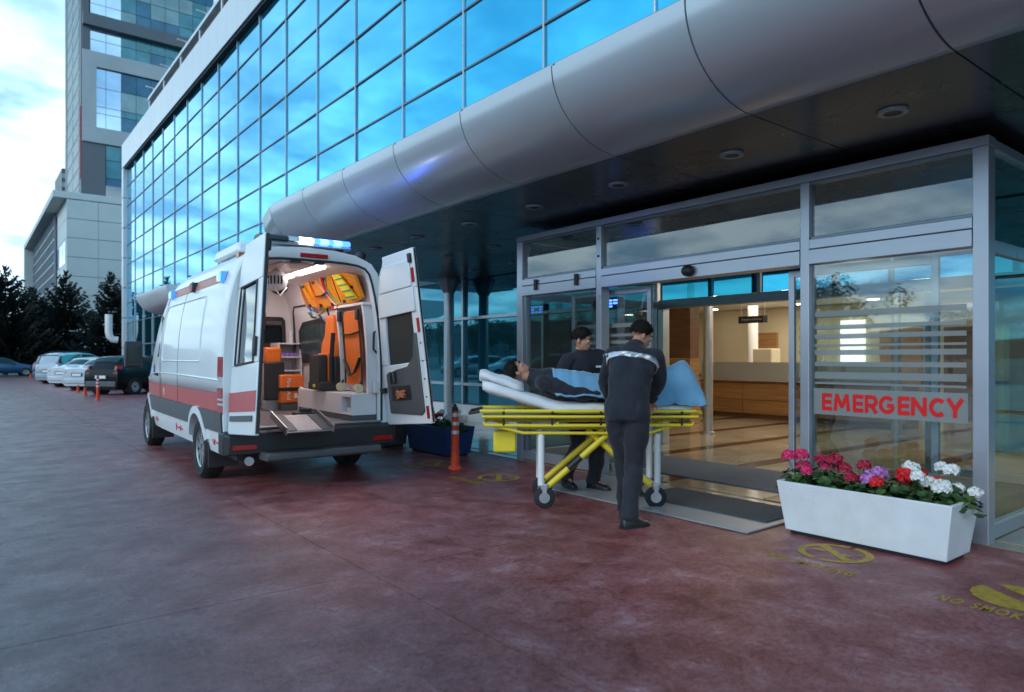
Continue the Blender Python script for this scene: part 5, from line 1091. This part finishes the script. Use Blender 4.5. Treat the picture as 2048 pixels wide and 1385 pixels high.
# ================================================================ STRETCHER
GC, GRZ = (4.72, 4.85, 0), R(-38.1)
gt = thing('wheeled_stretcher', 'yellow framed ambulance stretcher on wheels being rolled to the doors', 'stretcher', GC, GRZ)
for s in (-1, 1):
    def bar(n, pts, r=.016, m='yellow', par=None): return MB().tube([(x, s * y, z) for x, y, z in pts], r, 10).build(n, M[m], par or gt)
    bar('side_rail', [(-1.02, .27, .905), (.98, .27, .905)], .017); bar('side_rail', [(-1.0, .29, .855), (-.3, .295, .855), (1.0, .29, .855)], .014)
    bar('side_rail', [(-.98, .26, .775), (-.5, .27, .77), (.95, .26, .775)], .017); bar('lower_rail', [(-.92, .24, .775), (-.62, .24, .70), (.55, .24, .695), (.80, .24, .775)], .015)
    for x in (-.8, -.35, .1, .5, .85): bar('rail_strut', [(x, .275, .775), (x, .285, .905)], .011, 'black_pl')
    b = bar('cross_leg', [(.18, .20, .69), (-.42, .22, .17)], .03); bar('leg_stripe', [(-.08, .232, .475), (-.20, .236, .37)], .0305, 'black_pl', b)
    b = bar('cross_leg', [(.02, .16, .69), (.62, .18, .17)], .03)
    bar('white_leg', [(-.45, .22, .69), (-.45, .22, .21)], .032, 'white'); bar('white_leg', [(.64, .20, .69), (.64, .20, .21)], .03, 'white')
    for x, y in ((-.42, .24), (.62, .22)):
        MB().box(x - .035, x + .035, s * y - .03, s * y + .03, .17, .23).build('castor_fork', M['steel'], gt, 0, bevel=.01)
        c_ = MB().tube([(x, s * y - .022, .10), (x, s * y - .016, .10), (x, s * y + .016, .10), (x, s * y + .022, .10)], [.09, .10, .10, .09], 24).build('castor', M['rubber'], gt)
        MB().cyl((x, s * y - .028, .10), (x, s * y + .028, .10), .05, n=16).build('hub', M['steel'], c_)
        for q in (-1, 1): MB().box(x - .02, x + .02, s * y + q * .034 - .004, s * y + q * .034 + .004, .09, .2).build('fork_plate', M['steel'], gt, 0)
for x in (-.98, -.3, .4, .96): MB().cyl((x, -.25, .79), (x, .25, .79), .014, n=8).build('cross_bar', M['yellow'], gt)
for x in (-.42, .62): MB().cyl((x, -.22, .205), (x, .22, .205), .018, n=8).build('axle_bar', M['steel'], gt)
MB().box(-1.0, .98, -.235, .235, .83, .862).build('bed_pan', M['steel'], gt, 0, bevel=.008)
MB().box(-.90, -.68, -.12, .10, .50, .70).build('equipment_box', M['yellow'], gt, 30, bevel=.02)
MB().tube([(-1.02, .24, .90), (-1.12, .2, .88), (-1.12, -.2, .88), (-1.02, -.24, .90)], .014, 8).build('end_handle', M['black_pl'], gt)
MB().tube([(.98, .24, .90), (1.05, .2, .88), (1.05, -.2, .88), (.98, -.24, .90)], .014, 8).build('end_handle', M['yellow'], gt)
def cushion(name, label, cat, f, xs, hw, th, m, seed, group=None, amp=.006):
    t = thing(name, label, cat, GC, GRZ); ny = 14; rings = []
    for i, x in enumerate(xs):
        zt = f(x); ring = []
        for k in range(28):
            a = 2 * PI * k / 28; y = hw * math.copysign(abs(math.cos(a)) ** .5, math.cos(a)); z = zt - th / 2 + th / 2 * math.copysign(abs(math.sin(a)) ** .7, math.sin(a)); e = min(i, len(xs) - 1 - i); k2 = 1 if e > 1 else (.93 if e == 1 else .75)
            q = amp * noise.noise(V(x * 9 + seed, y * 11, z * 9)); ring.append((x, y * (k2 if e < 2 else 1) + q, zt - th / 2 + (z - zt + th / 2) * k2 + q * 1.5))
        rings.append(ring)
    MB().loft(rings).build(name if name != 'pillow' else 'pillow_case', M[m], t, 80); return t
def bed(x): return .985 + max(0, -.28 - x) * .30
cushion('mattress', 'white sheeted mattress with raised head end on the yellow stretcher', 'mattress', bed, [-1.0 + 1.98 * i / 40 for i in range(41)], .26, .12, 'sheet', 1)
cushion('pillow', 'plump white pillow under the patient head', 'pillow', lambda x: bed(x) + .085 - .25 * abs(x + .82) ** 2, [-1.03 + .42 * i / 14 for i in range(15)], .23, .10, 'sheet', 5, amp=.02)
J3 = dict(pelvis=V(.08, 0, 1.08), waist=V(-.07, 0, 1.09), chest=V(-.27, 0, 1.13), shoulders=V(-.44, 0, 1.19), neck=V(-.535, 0, 1.215), rp=V(0, -1, 0), rs=V(0, -1, 0), head=V(-.67, 0, 1.275), hf=V(.35, -.10, .93), hup=V(-1, 0, .3),
          shL=V(-.42, .19, 1.17), elL=V(-.16, .25, 1.10), wrL=V(.08, .15, 1.18), hdL=V(1, -.3, .1), hnL=V(0, 0, -1), shR=V(-.42, -.19, 1.17), elR=V(-.15, -.255, 1.07), wrR=V(.09, -.235, 1.045), hdR=V(1, .1, -.1), hnR=V(0, .2, -1),
          hipL=V(.10, .09, 1.07), knL=V(.50, .10, 1.11), anL=V(.88, .09, 1.07), toL=V(.93, .12, 1.23), hipR=V(.10, -.09, 1.07), knR=V(.50, -.10, 1.11), anR=V(.88, -.09, 1.07), toR=V(.93, -.12, 1.23), lying=True, curl=.4, soleL=-.02, soleR=-.02)
J3['soleL'] = J3['soleR'] = -.06
person('patient in dark clothes lying on the stretcher under a blue blanket', GC, GRZ, J3, tape=False)
# blanket draped over the patient
bt = thing('blanket', 'blue blanket draped over the patient from chest to raised feet', 'blanket', GC, GRZ)
TP = [(-.34, 1.30), (-.1, 1.275), (.15, 1.235), (.4, 1.225), (.6, 1.25), (.8, 1.315), (.90, 1.365), (.97, 1.345), (1.02, 1.24), (1.05, 1.12)]
b = MB(); nx, ny = 60, 34; rings = []
for i in range(nx + 1):
    x = -.34 + 1.39 * i / nx; T = ip(TP, x); ring = []
    for j in range(ny + 1):
        v = -1 + 2 * j / ny; y = .325 * math.copysign(abs(v) ** .9, v); lim = .30 + .03 * noise.noise(V(x * 6, v, 0)); hgt = math.exp(-(abs(y) / .235) ** 5)
        z = 1.0 + (T - 1.0) * hgt - (.03 if abs(v) > .9 else 0) + .016 * noise.noise(V(x * 9, y * 10, 2)) + .012 * noise.noise(V(x * 22, y * 6, 5)) + .02 * abs(v) * noise.noise(V(x * 14, 3, 1)) + (.012 * math.sin(y * 34 + x * 16 + 2 * noise.noise(V(x * 5, y * 5, 3))) if x > .3 else 0)
        if y < 0 and x < .18: z = max(z, 1.085 + .03 * noise.noise(V(x * 7, 4, 1)) + .012 * noise.noise(V(x * 23, y * 8, 1)) - .25 * max(0, abs(y) - .2))
        ring.append((x + .03 * v * v + .01 * noise.noise(V(v * 5, x * 3, 0)), y, z))
    rings.append(ring)
q = b.loft(rings, False, False, False).build('blanket_cloth', M['blanket'], bt, 80, recalc=False); q.modifiers.new('s', 'SOLIDIFY').thickness = -.012

# ================================================================ PLANTERS AND FLOWERS
def planter(name, label, x0, x1, y0, y1, m, h=.42, fl=.05, zb=.03):
    t = thing(name, label, 'planter', ((x0 + x1) / 2, (y0 + y1) / 2, 0), world=True)
    o0 = [(x0, y0), (x1, y0), (x1, y1), (x0, y1)]; o1 = [(x0 - fl, y0 - fl), (x1 + fl, y0 - fl), (x1 + fl, y1 + fl), (x0 - fl, y1 + fl)]; k = .025
    i1 = [(x0 - fl + k, y0 - fl + k), (x1 + fl - k, y0 - fl + k), (x1 + fl - k, y1 + fl - k), (x0 - fl + k, y1 + fl - k)]; i0 = [(x0 + k, y0 + k), (x1 - k, y0 + k), (x1 - k, y1 - k), (x0 + k, y1 - k)]
    b = MB(); b.loft([[(*p, zb) for p in o0], [(*p, h) for p in o1], [(*p, h) for p in i1], [(*p, zb + .06) for p in i0]], True, True, True); b.build('trough', M[m], t, 30, bevel=.006)
    MB().box(x0 + .03, x1 - .03, y0 + .03, y1 - .03, .001, zb - .001).build('base', M['dark'], t, 0)
    MB().loft([[(p[0], p[1], h - .10) for p in i0], [(p[0], p[1], h - .05) for p in i0]]).build('soil', M['soil'], t, 0)
    return t
planter('flower_planter', 'white flared planter in front of the EMERGENCY pane', 5.165, 5.57, 1.875, 3.04, 'planter_w')
planter('flower_planter', 'navy blue flared planter behind the near orange bollard', 5.30, 5.70, 8.24, 9.28, 'planter_b')
planter('flower_planter', 'grey planter mostly hidden behind the ambulance bumper', 5.1, 5.5, 9.75, 10.8, 'grey_pl', .40)
def floret(b, c, n, r, rr):
    n = n.normalized(); u = n.cross(V(0, 0, 1) if abs(n.z) < .9 else V(1, 0, 0)).normalized(); v = n.cross(u); a0 = rr.uniform(0, 6)
    p = [c - n * r * .35]
    for k in range(10):
        a = a0 + PI * k / 5; q = r * (1.0 if k % 2 == 0 else .62) * rr.uniform(.9, 1.1); p.append(c + u * q * math.cos(a) + v * q * math.sin(a) + n * rr.uniform(-.15, .15) * r)
    b.add([tuple(x) for x in p], [(0, 1 + k, 1 + (k + 1) % 10) for k in range(10)])
def leaf(b, c, n, r, rr):
    n = n.normalized(); u = n.cross(V(0, 0, 1) if abs(n.z) < .9 else V(1, 0, 0)).normalized(); v = n.cross(u); a0 = rr.uniform(0, 6)
    p = [c - n * r * .2] + [c + (u * math.cos(a0 + 2 * PI * k / 9) + v * math.sin(a0 + 2 * PI * k / 9)) * r * rr.uniform(.85, 1.1) * (.55 if k == 0 else 1) + n * r * rr.uniform(-.1, .25) for k in range(9)]
    b.add([tuple(x) for x in p], [(0, 1 + k, 1 + (k + 1) % 9) for k in range(9)])
def geranium(label, x, y, zs, heads, m, seed, spread=.13, nl=85, hr=.055):
    rr = random.Random(seed); t = thing('geranium_plant', label, 'flowers', (x, y, zs), group='geraniums in planters')
    b = MB()
    for k in range(nl):
        a = rr.uniform(0, 2 * PI); r = spread * math.sqrt(rr.random()) * 1.25; z = rr.uniform(.03, .16) * (1 - .35 * r / spread); b.m = 1 if rr.random() < .3 else 0
        leaf(b, V(r * math.cos(a), r * math.sin(a) * 1.1, z - (.05 if r > spread else 0)), V(math.cos(a) * rr.uniform(.1, .9), math.sin(a) * rr.uniform(.1, .9), 1) , rr.uniform(.022, .042), rr)
    b.build('leaves', [M['leaf'], M['leaf2']], t, 60, recalc=False)
    for i in range(heads):
        a = 2 * PI * i / heads + rr.uniform(-.4, .4); r = spread * rr.uniform(.25, 1.0); c = V(r * math.cos(a), r * math.sin(a) * 1.2, rr.uniform(.12, .265)); h = MB()
        R_ = hr * rr.uniform(.68, 1.2)
        for k in range(46):
            zz = 1 - 1.5 * (k + .5) / 46; an = k * 2.399; s_ = math.sqrt(max(0, 1 - zz * zz)); n = V(s_ * math.cos(an), s_ * math.sin(an), zz * .85)
            floret(h, c + n * R_ * rr.uniform(.8, 1.05), n + V(rr.uniform(-.3, .3), rr.uniform(-.3, .3), rr.uniform(-.1, .4)), R_ * .36, rr)
        fo = h.build('flower_head', M[m], t, 60, recalc=False)
        s = MB(); s.tube([(0, 0, .0), (c.x * .5, c.y * .5, c.z * .5), (c.x, c.y, c.z - .03)], .004, 5); s.build('stem', M['leaf2'], t)
for i, (y, dx, hd, m_, lab) in enumerate(((3.00, -.06, 3, 'pet_pink', 'pink geranium at the left end of the white planter'), (2.90, .10, 3, 'pet_pink', 'pink geranium behind the leftmost one in the white planter'), (2.78, -.06, 3, 'pet_mag', 'crimson geranium beside the pink ones in the white planter'),
        (2.62, .06, 4, 'pet_mag', 'tall deep crimson geranium left of the lilac one in the white planter'), (2.43, -.03, 2, 'pet_lil', 'lilac geranium in the middle of the white planter'), (2.28, -.02, 3, 'pet_red', 'bright red geranium just right of the lilac one'), (2.17, .10, 3, 'pet_red', 'bright red geranium between another red one and the white ones'),
        (2.04, -.02, 4, 'pet_wh', 'white geranium next to the red ones in the white planter'), (1.92, .04, 4, 'pet_wh', 'white geranium at the right end of the white planter'))):
    geranium(lab, 5.365 + dx, y, .36, hd, m_, 40 + i)
for i, (y, m_, lab) in enumerate(((9.1, 'pet_mag', 'crimson geranium at the far end of the blue planter'), (8.8, 'pet_red', 'red geranium in the middle of the blue planter by the van door'), (8.55, 'pet_wh', 'white geranium in the blue planter left of the bollard'), (8.33, 'pet_wh', 'white geranium in the blue planter right of the bollard'))):
    geranium(lab, 5.50, y, .37, 4, m_, 70 + i)

# ================================================================ BOLLARDS
def bollard_parts(t, h=.80, stub=False):
    b = MB(); b.lathe([(.085, 0), (.085, .014), (.07, .03), (.062, .04)], 20); b.build('base_flange', M['bollard'], t)
    b = MB(); pr = []
    top = h - .07
    for k in range(9): z = .042 + .030 * k; pr += [(.057 - .0007 * k, z), (.057 - .0007 * k, z + .014), (.051 - .0007 * k, z + .017), (.051 - .0007 * k, z + .028)]
    pr += [(.050, .33), (.041, top)]
    b.lathe([p for p in pr if p[1] < top] + [(.041, top)], 20); bo = b.build('post', M['bollard'], t, 30)
    if not stub:
        for z in (.44, .55, .66): MB().lathe([(.0485, z), (.0475, z + .045)], 20).build('reflective_band', M['reflect'], t)
        MB().lathe([(.041, top + .001), (.038, top + .045), (.02, top + .06), (.018, top + .09)], 16).build('cap', M['black_pl'], t)
t0 = thing('bollard', 'orange flexible bollard with grey bands standing by the blue planter', 'bollard', (4.86, 7.36, 0), group='orange bollards along the parking edge'); bollard_parts(t0)
for x, y, lab in ((3.43, 26.5, 'orange bollard in front of the black hatchback, nearest of the far row'), (3.72, 36.6, 'orange bollard in front of the white saloon boot')):
    c = copy_tree(t0); c.location = (x, y, 0); c['label'] = lab
st = thing('bollard_stub', 'short broken orange bollard just left of the black hatchback bumper', 'bollard', (3.50, 30.2, 0), group='orange bollards along the parking edge'); bollard_parts(st, .36, True)
for x, y, lab in ((3.60, 33.2, 'short orange bollard stub between the black hatchback and the white saloon'), (3.6, 59.5, 'far orange bollard stub beside the blue car')):
    c = copy_tree(st); c.location = (x, y, 0); c['label'] = lab

# ================================================================ PARKED CARS
CT, CR = wheel_parts(.31, .20)
def car(style, colr, label, x, y, rz, group='cars parked along the glass front', metal=.3):
    t = thing('parked_car', label, 'car', (x, y, 0), rz, group)
    pt = mat('car paint', colr, .3, metal, .04, 2, coat=.8 if max(colr) > .01 else 0, spec=.5 if max(colr) > .01 else .25)
    if style == 'hatch': PR = [(-2.0, .62), (-1.99, .92), (-1.94, 1.0), (-1.78, 1.24), (-1.64, 1.39), (-1.5, 1.44), (-.9, 1.48), (-.2, 1.47), (.25, 1.42), (.75, 1.15), (1.05, .98), (1.6, .86), (1.9, .74), (2.02, .55)]; cab = (-1.92, 1.06)
    elif style == 'sedan': PR = [(-2.2, .62), (-2.18, .92), (-2.0, .98), (-1.55, 1.0), (-1.2, 1.22), (-.9, 1.38), (-.4, 1.44), (.1, 1.42), (.5, 1.30), (1.05, .98), (1.7, .86), (2.05, .72), (2.2, .52)]; cab = (-1.58, 1.06)
    else: PR = [(-2.2, .70), (-2.18, 1.02), (-2.05, 1.25), (-1.92, 1.55), (-1.6, 1.66), (-.6, 1.70), (.1, 1.66), (.45, 1.52), (.95, 1.10), (1.2, 1.02), (1.8, .92), (2.1, .78), (2.2, .6)]; cab = (-2.1, 1.1)
    belt = .92 if style != 'suv' else 1.04; HW = .86
    xs = sorted(set([PR[0][0] + (PR[-1][0] - PR[0][0]) * i / 34 for i in range(35)] + [p[0] for p in PR])); rings = []
    for x_ in xs:
        zt = ip(PR, x_); e = min(1, (x_ - PR[0][0] + .12) / .40); e2 = min(1, (PR[-1][0] - x_ + .10) / .55); wf = HW * (.80 + .20 * math.sqrt(max(0, e))) * (.72 + .28 * math.sqrt(max(0, e2)))
        zb_ = belt if zt > belt + .02 else zt - .02; zb_ = min(zb_, zt - .01); top = wf * (.70 if zt > belt + .25 else .94 - .24 * max(0, (zt - belt)) / .25)
        h = [(0, zt + .012), (top * .7, zt), (top, zt - .035 if zt > belt + .1 else zt - .008), (wf * .965, zb_), (wf, min(zb_ - .01, .70)), (wf, min(zb_ - .02, .50)), (wf * .97, .30), (wf * .82, .20)]
        rings.append([(x_, -y_, z_) for y_, z_ in h[::-1]] + [(x_, y_, z_) for y_, z_ in h[1:]])
    n = len(rings[0]); bb, gb = MB(), MB(); bb.loft(rings, False, True, True)
    bb.build('body', pt, t, 45)
    gr = [r for r in rings if cab[0] + .04 < r[0][0] < cab[1] - .02]
    def off(r, i): p = Vector(r[i]); return (p.x, p.y * 1.012 + math.copysign(.004, p.y), p.z + .002)
    for sd in (0, 1):
        i0, i1 = (4, 5) if sd == 0 else (9, 10); b = MB(); rr_ = []
        for r in gr:
            if abs(r[4][2] - r[5][2]) < .12: continue
            a, c = Vector(off(r, i0)), Vector(off(r, i1)); rr_.append([tuple(a.lerp(c, .10)), tuple(a.lerp(c, .90))])
        if len(rr_) > 3:
            k = len(rr_) // 2; 
            for q0 in (rr_[:k], rr_[k:]): b.loft(q0, False, False, False)
            b.build('side_glass', M['gl_green'], t, 30, recalc=False)
    for rng_, nm in (((cab[0] + .06, cab[0] + .52 if style == 'hatch' else cab[0] + (.62 if style == 'sedan' else .20)), 'rear_window'), ((.38, 1.0), 'windscreen')):
        b = MB(); rr_ = [[(p[0] + (-.010 if nm == 'rear_window' else .010), p[1] * .93, p[2] + .008) for p in (r[5:10])] for r in rings if rng_[0] <= r[0][0] <= rng_[1]]
        if len(rr_) > 1: b.loft(rr_, False, False, False); b.build(nm, M['gl_green'], t, 40, recalc=False)
    xr, xf = PR[0][0], PR[-1][0]
    b = MB(); b.box(xr - .05, xr + .12, -.70, .70, .30, .52); b.build('rear_bumper', M['grey_pl'] if style == 'hatch' else pt, t, 30, bevel=.04)
    pl = MB().box(xr - .058, xr - .051, -.26, .26, .60 - .06, .60 + .06); 
    MB().box(xr - .02, xr + .0, -.30, .30, .60, .76).build('plate_recess', M['black_pl'], t, 0, bevel=.01); MB().box(xr - .03, xr - .021, -.24, .24, .62, .73).build('number_plate', M['sheet'], t, 0)
    for s in (-1, 1):
        zt0, zt1 = (.78, 1.10) if style == 'hatch' else (.74, .93) if style == 'sedan' else (.80, 1.15)
        q = MB().loft([[(xr + .0, s * .56, zt0 + .04), (xr + .0, s * .70, zt0), (xr + .12, s * .80, zt0), (xr + .14, s * .62, zt0)], [(xr + .06, s * .60, zt1), (xr + .06, s * .68, zt1), (xr + .26, s * .78, zt1), (xr + .26, s * .62, zt1)]]).build('tail_light', M['red_l'], t, 30, bevel=.01)
        MB().box(xf - .25, xf - .06, s * .62 - .14, s * .62 + .12, .58, .70).build('headlight', M['clear_l'], t, 30, bevel=.03)
        MB().box(.62, .78, s * .93 - .08, s * .93 + .08, .92, 1.04).build('door_mirror', pt, t, 30, bevel=.03)
        for x_ in (-.45, .5): MB().box(x_ - .08, x_ + .08, s * .872 - .01, s * .872 + .01, .80, .825).build('door_handle', pt, t, 0, bevel=.006)
        for x_ in (xr + .72, xf - .78):
            MB().tube([(x_, s * .60, .30), (x_, s * .868, .30)], .345, 20).build('wheel_well', M['dark'], t)
            o = bpy.data.objects.new('wheel', CT); col.objects.link(o); o.parent = t; o.location = (x_, s * .80, .31); o.rotation_euler = (0, 0, PI / 2); q = bpy.data.objects.new('rim', CR); col.objects.link(q); q.parent = o
    if style == 'suv':
        for s in (-1, 1): MB().tube([(-1.5, s * .55, 1.68), (-1.4, s * .55, 1.76), (.0, s * .55, 1.76), (.1, s * .55, 1.68)], .02, 6).build('roof_rail', M['black_pl'], t)
    return t
H_ = R(36)
car('hatch', (.004, .004, .005), 'black hatchback parked beyond the ambulance mirror', 5.6, 31.2, H_, metal=0.)
car('sedan', (.55, .60, .64), 'white saloon parked just past the black hatchback, mostly hidden', 5.5, 36.0, H_)
car('sedan', (.62, .66, .70), 'white saloon whose boot faces us beside an orange bollard', 5.3, 40.6, H_)
car('suv', (.34, .40, .45), 'silver off-roader parked between the white saloon and the firs', 5.2, 46.4, H_)
car('suv', (.05, .08, .13), 'dark blue off-roader at the far end of the parked row', 5.4, 51.6, H_)
car('sedan', (.015, .075, .17), 'blue car parked side on under the firs at the far left', 2.2, 66.5, R(4), 'cars parked by the fir trees')
# across the car park: only mirrored in the glass
for i, (x, y, st_, cl, lab) in enumerate(((-9.5, 27, 'suv', (.6, .64, .66), 'white estate with roof rails mirrored in the blue glass wall'), (-9.3, 31, 'hatch', (.02, .02, .03), 'dark car mirrored in the blue glass wall beside the white estate'), (-9.6, 34.5, 'sedan', (.5, .54, .58), 'pale saloon mirrored behind the dark car in the blue glass'), (-9.4, 23, 'sedan', (.62, .66, .7), 'white saloon mirrored in the blue glass left of the grey column'), (-9.4, 38.5, 'hatch', (.3, .33, .36), 'silver hatchback mirrored in the blue glass by the entrance frame'))):
    car(st_, cl, lab, x, y, R(14), 'cars across the car park mirrored in the glass')

# ================================================================ TREES
def fir(name, label, x, y, h, rad, seed):
    rr = random.Random(seed); t = thing(name, label, 'tree', (x, y, 0), rr.uniform(0, 6), 'dark firs beyond the car park')
    b = MB(); b.tube([(0, 0, 0), (.05, .03, h * .5), (0, 0, h)], [.20, .11, .02], 8); b.build('trunk', M['bark'], t)
    b = MB(); z = .9; nb = 0
    while z < h - .1:
        f = (z - .9) / (h - .9); R_ = rad * (1 - f) ** 1.02 * (1 if f > .06 else .8) + .12
        for k in range(max(4, int(10 * (1 - f) + 4))):
            a = rr.uniform(0, 2 * PI); L_ = R_ * rr.uniform(.62, 1.18); d = V(math.cos(a), math.sin(a), 0); up = rr.uniform(.05, .38) + .5 * f
            n = max(4, int(L_ / .13)); p = V(0, 0, z); side = V(-d.y, d.x, 0)
            for i in range(n):
                s = (i + 1) / n; c = V(0, 0, z) + d * L_ * s + V(0, 0, L_ * (up * s * s - .18 * s * (1 - s) * 2)); w0 = (.36 * (1 - s) + .05) * min(1.2, L_)
                for q in (-1, 1):
                    for rep in range(2):
                        e = c + side * q * w0 * rr.uniform(.5, 1.2) + d * rr.uniform(.05, .25) * min(1, L_) + V(0, 0, rr.uniform(-.10, .07)); th_ = side.cross(d) * .0 + V(rr.uniform(-.05, .05), rr.uniform(-.05, .05), rr.uniform(.05, .13))
                        b.add([tuple(c - d * .10), tuple(c + th_), tuple(e), tuple(e - th_ * .6 - d * .07)], [(0, 1, 2, 3)])
            e = V(0, 0, z) + d * L_ * 1.2 + V(0, 0, L_ * up * 1.25); b.add([tuple(c - side * .05), tuple(c + side * .05), tuple(e)], [(0, 1, 2)])
        z += rr.uniform(.16, .26) * (1 + .4 * (1 - f))
    b.build('crown', M['needle'], t, 0, recalc=False); return t
fir('fir_tree', 'dark fir at the left edge of the picture behind the blue car', 2.6, 71.5, 9.0, 4.2, 1)
fir('fir_tree', 'dark fir behind the blue car, second from the left edge', 4.6, 73.5, 7.6, 3.2, 2)
fir('fir_tree', 'tall dark spreading fir in front of the lattice building wall', 6.9, 72.0, 9.0, 3.5, 3)
fir('fir_tree', 'dark fir standing against the corner of the glass building', 10.0, 69.5, 8.9, 3.2, 4)
fir('fir_tree', 'dark fir out past the left edge of the picture', .4, 73, 9.5, 3.2, 6)
rr = random.Random(77)
b = MB()
for k in range(26):
    c = V(rr.gauss(0, 1.1), rr.gauss(0, 1.1), 3.6 + rr.gauss(0, 1.0)); R_ = rr.uniform(.5, 1.1)
    for i in range(90):
        n = V(rr.gauss(0, 1), rr.gauss(0, 1), rr.gauss(0, 1)).normalized(); p = c + n * R_ * rr.uniform(.6, 1.05); u = n.cross(V(rr.gauss(0, 1), rr.gauss(0, 1), 1)).normalized(); v = n.cross(u); s_ = rr.uniform(.07, .15)
        b.add([tuple(p + u * s_), tuple(p + v * s_ * .7), tuple(p - u * s_), tuple(p - v * s_ * .7)], [(0, 1, 2, 3)])
tl2 = MB(); nv_ = len(b.v)
for i in range(24):
    s_ = rr.uniform(.8, 1.35); A = Matrix.Translation((-38 - rr.uniform(0, 14), 2 + 4.4 * i + rr.uniform(-1.5, 1.5), 0)) @ Matrix.Rotation(rr.uniform(0, 6), 4, 'Z') @ Matrix.Diagonal((s_, s_, s_ * rr.uniform(.9, 1.15), 1))
    tl2.m = 0; tl2.add(b.v, b.f, A); tl2.m = 1; tl2.tube([A @ V(0, 0, 0), A @ V(.1, 0, 1.5), A @ V(0, .1, 3.4)], [.18, .13, .06], 7)
stuff(tl2.build('tree_line', [M['leafy'], M['bark']], None, 0, recalc=False))
# low hills on the skyline
b = MB(); n = 120; top = []; 
for i in range(n + 1):
    a = 2 * PI * i / n; h = 34 + 22 * noise.noise(V(math.cos(a) * 2.2, math.sin(a) * 2.2, 1)) + 10 * noise.noise(V(math.cos(a) * 7, math.sin(a) * 7, 4)); top.append((900 * math.cos(a), 900 * math.sin(a), max(6, h)))
b.loft([[(x * .82, y * .82, -.5) for x, y, z in top[:-1]], [(x * .93, y * .93, z * .7) for x, y, z in top[:-1]], top[:-1], [(x * 1.2, y * 1.2, -.5) for x, y, z in top[:-1]]], True, False, False)
struct(b.build('hills', M['hill'], None, 80))

# ================================================================ STENCILLED MARKINGS
def ringmark(b, r0, r1, n=40, gap=()):
    for k in range(n):
        a, c = 2 * PI * k / n, 2 * PI * (k + 1) / n
        if k in gap: continue
        b.add([(r * math.cos(t), r * math.sin(t), 0) for r, t in ((r0, a), (r1, a), (r1, c), (r0, c))], [(0, 1, 2, 3)])
def no_smoking(label, y, xc, xt, solid=False, s=1.0, textw=.60, word='NO SMOKING', yt=None):
    t = thing('floor_marking', label, 'floor sign', (xc, y, .001), group='no smoking stencils on the ground')
    b = MB()
    if solid:
        n = 40
        for sg in (-1, 1):
            pts = [(.25 * math.cos(a), .25 * math.sin(a)) for a in [R(-35) + (0 if sg > 0 else PI) + PI * (k / 16) for k in range(1, 16)]]
            b.add([(x, y_, 0) for x, y_ in pts], [list(range(len(pts)))])
    else:
        ringmark(b, .20 * s, .25 * s, 40, (9, 29)); b.add([(-.17 * s, .10 * s, .0004), (-.13 * s, .15 * s, .0004), (.17 * s, -.10 * s, .0004), (.13 * s, -.15 * s, .0004)], [(0, 1, 2, 3)])
        for x0, x1 in ((-.16, -.06), (.03, .12)): b.add([(x0 * s, -.025 * s, .0008), (x1 * s, -.025 * s, .0008), (x1 * s, .012 * s, .0008), (x0 * s, .012 * s, .0008)], [(0, 1, 2, 3)])
        for k in range(3): b.tube([(.13 * s, .03 * s + .03 * s * k, .001), (.16 * s, .05 * s + .03 * s * k, .001)], .006, 4, flat=.1)
    b.M = None
    me = b.mesh('emblem', M['stencil'], 0, False); me.transform(FLOOR); inst('emblem', me, t, (0, 0, .0015))
    me = text_mesh(word, textw, .112, .0008, .022, 'lettering', 1.25); me.materials.clear(); me.materials.append(M['stencil']); me.transform(FLOOR); inst('lettering', me, t, (xt - xc, (yt if yt is not None else y) - y, .0015))
    return t
no_smoking('worn yellow no smoking stencil in front of the white planter', 2.50, 4.90, 4.50, yt=2.47)
no_smoking('yellow no smoking stencil with solid disc at the right edge', 1.36, 4.83, 4.48, True, yt=1.38, textw=.58)
no_smoking('worn yellow no smoking stencil between the bollard and the stretcher', 6.50, 4.90, 4.50, yt=6.58)
no_smoking('worn yellow no smoking stencil beyond the near bollard', 7.86, 4.92, 4.52, yt=7.95)
for o in list(bpy.data.objects):
    for k in ('wloc', 'off'):
        if k in o: del o[k]
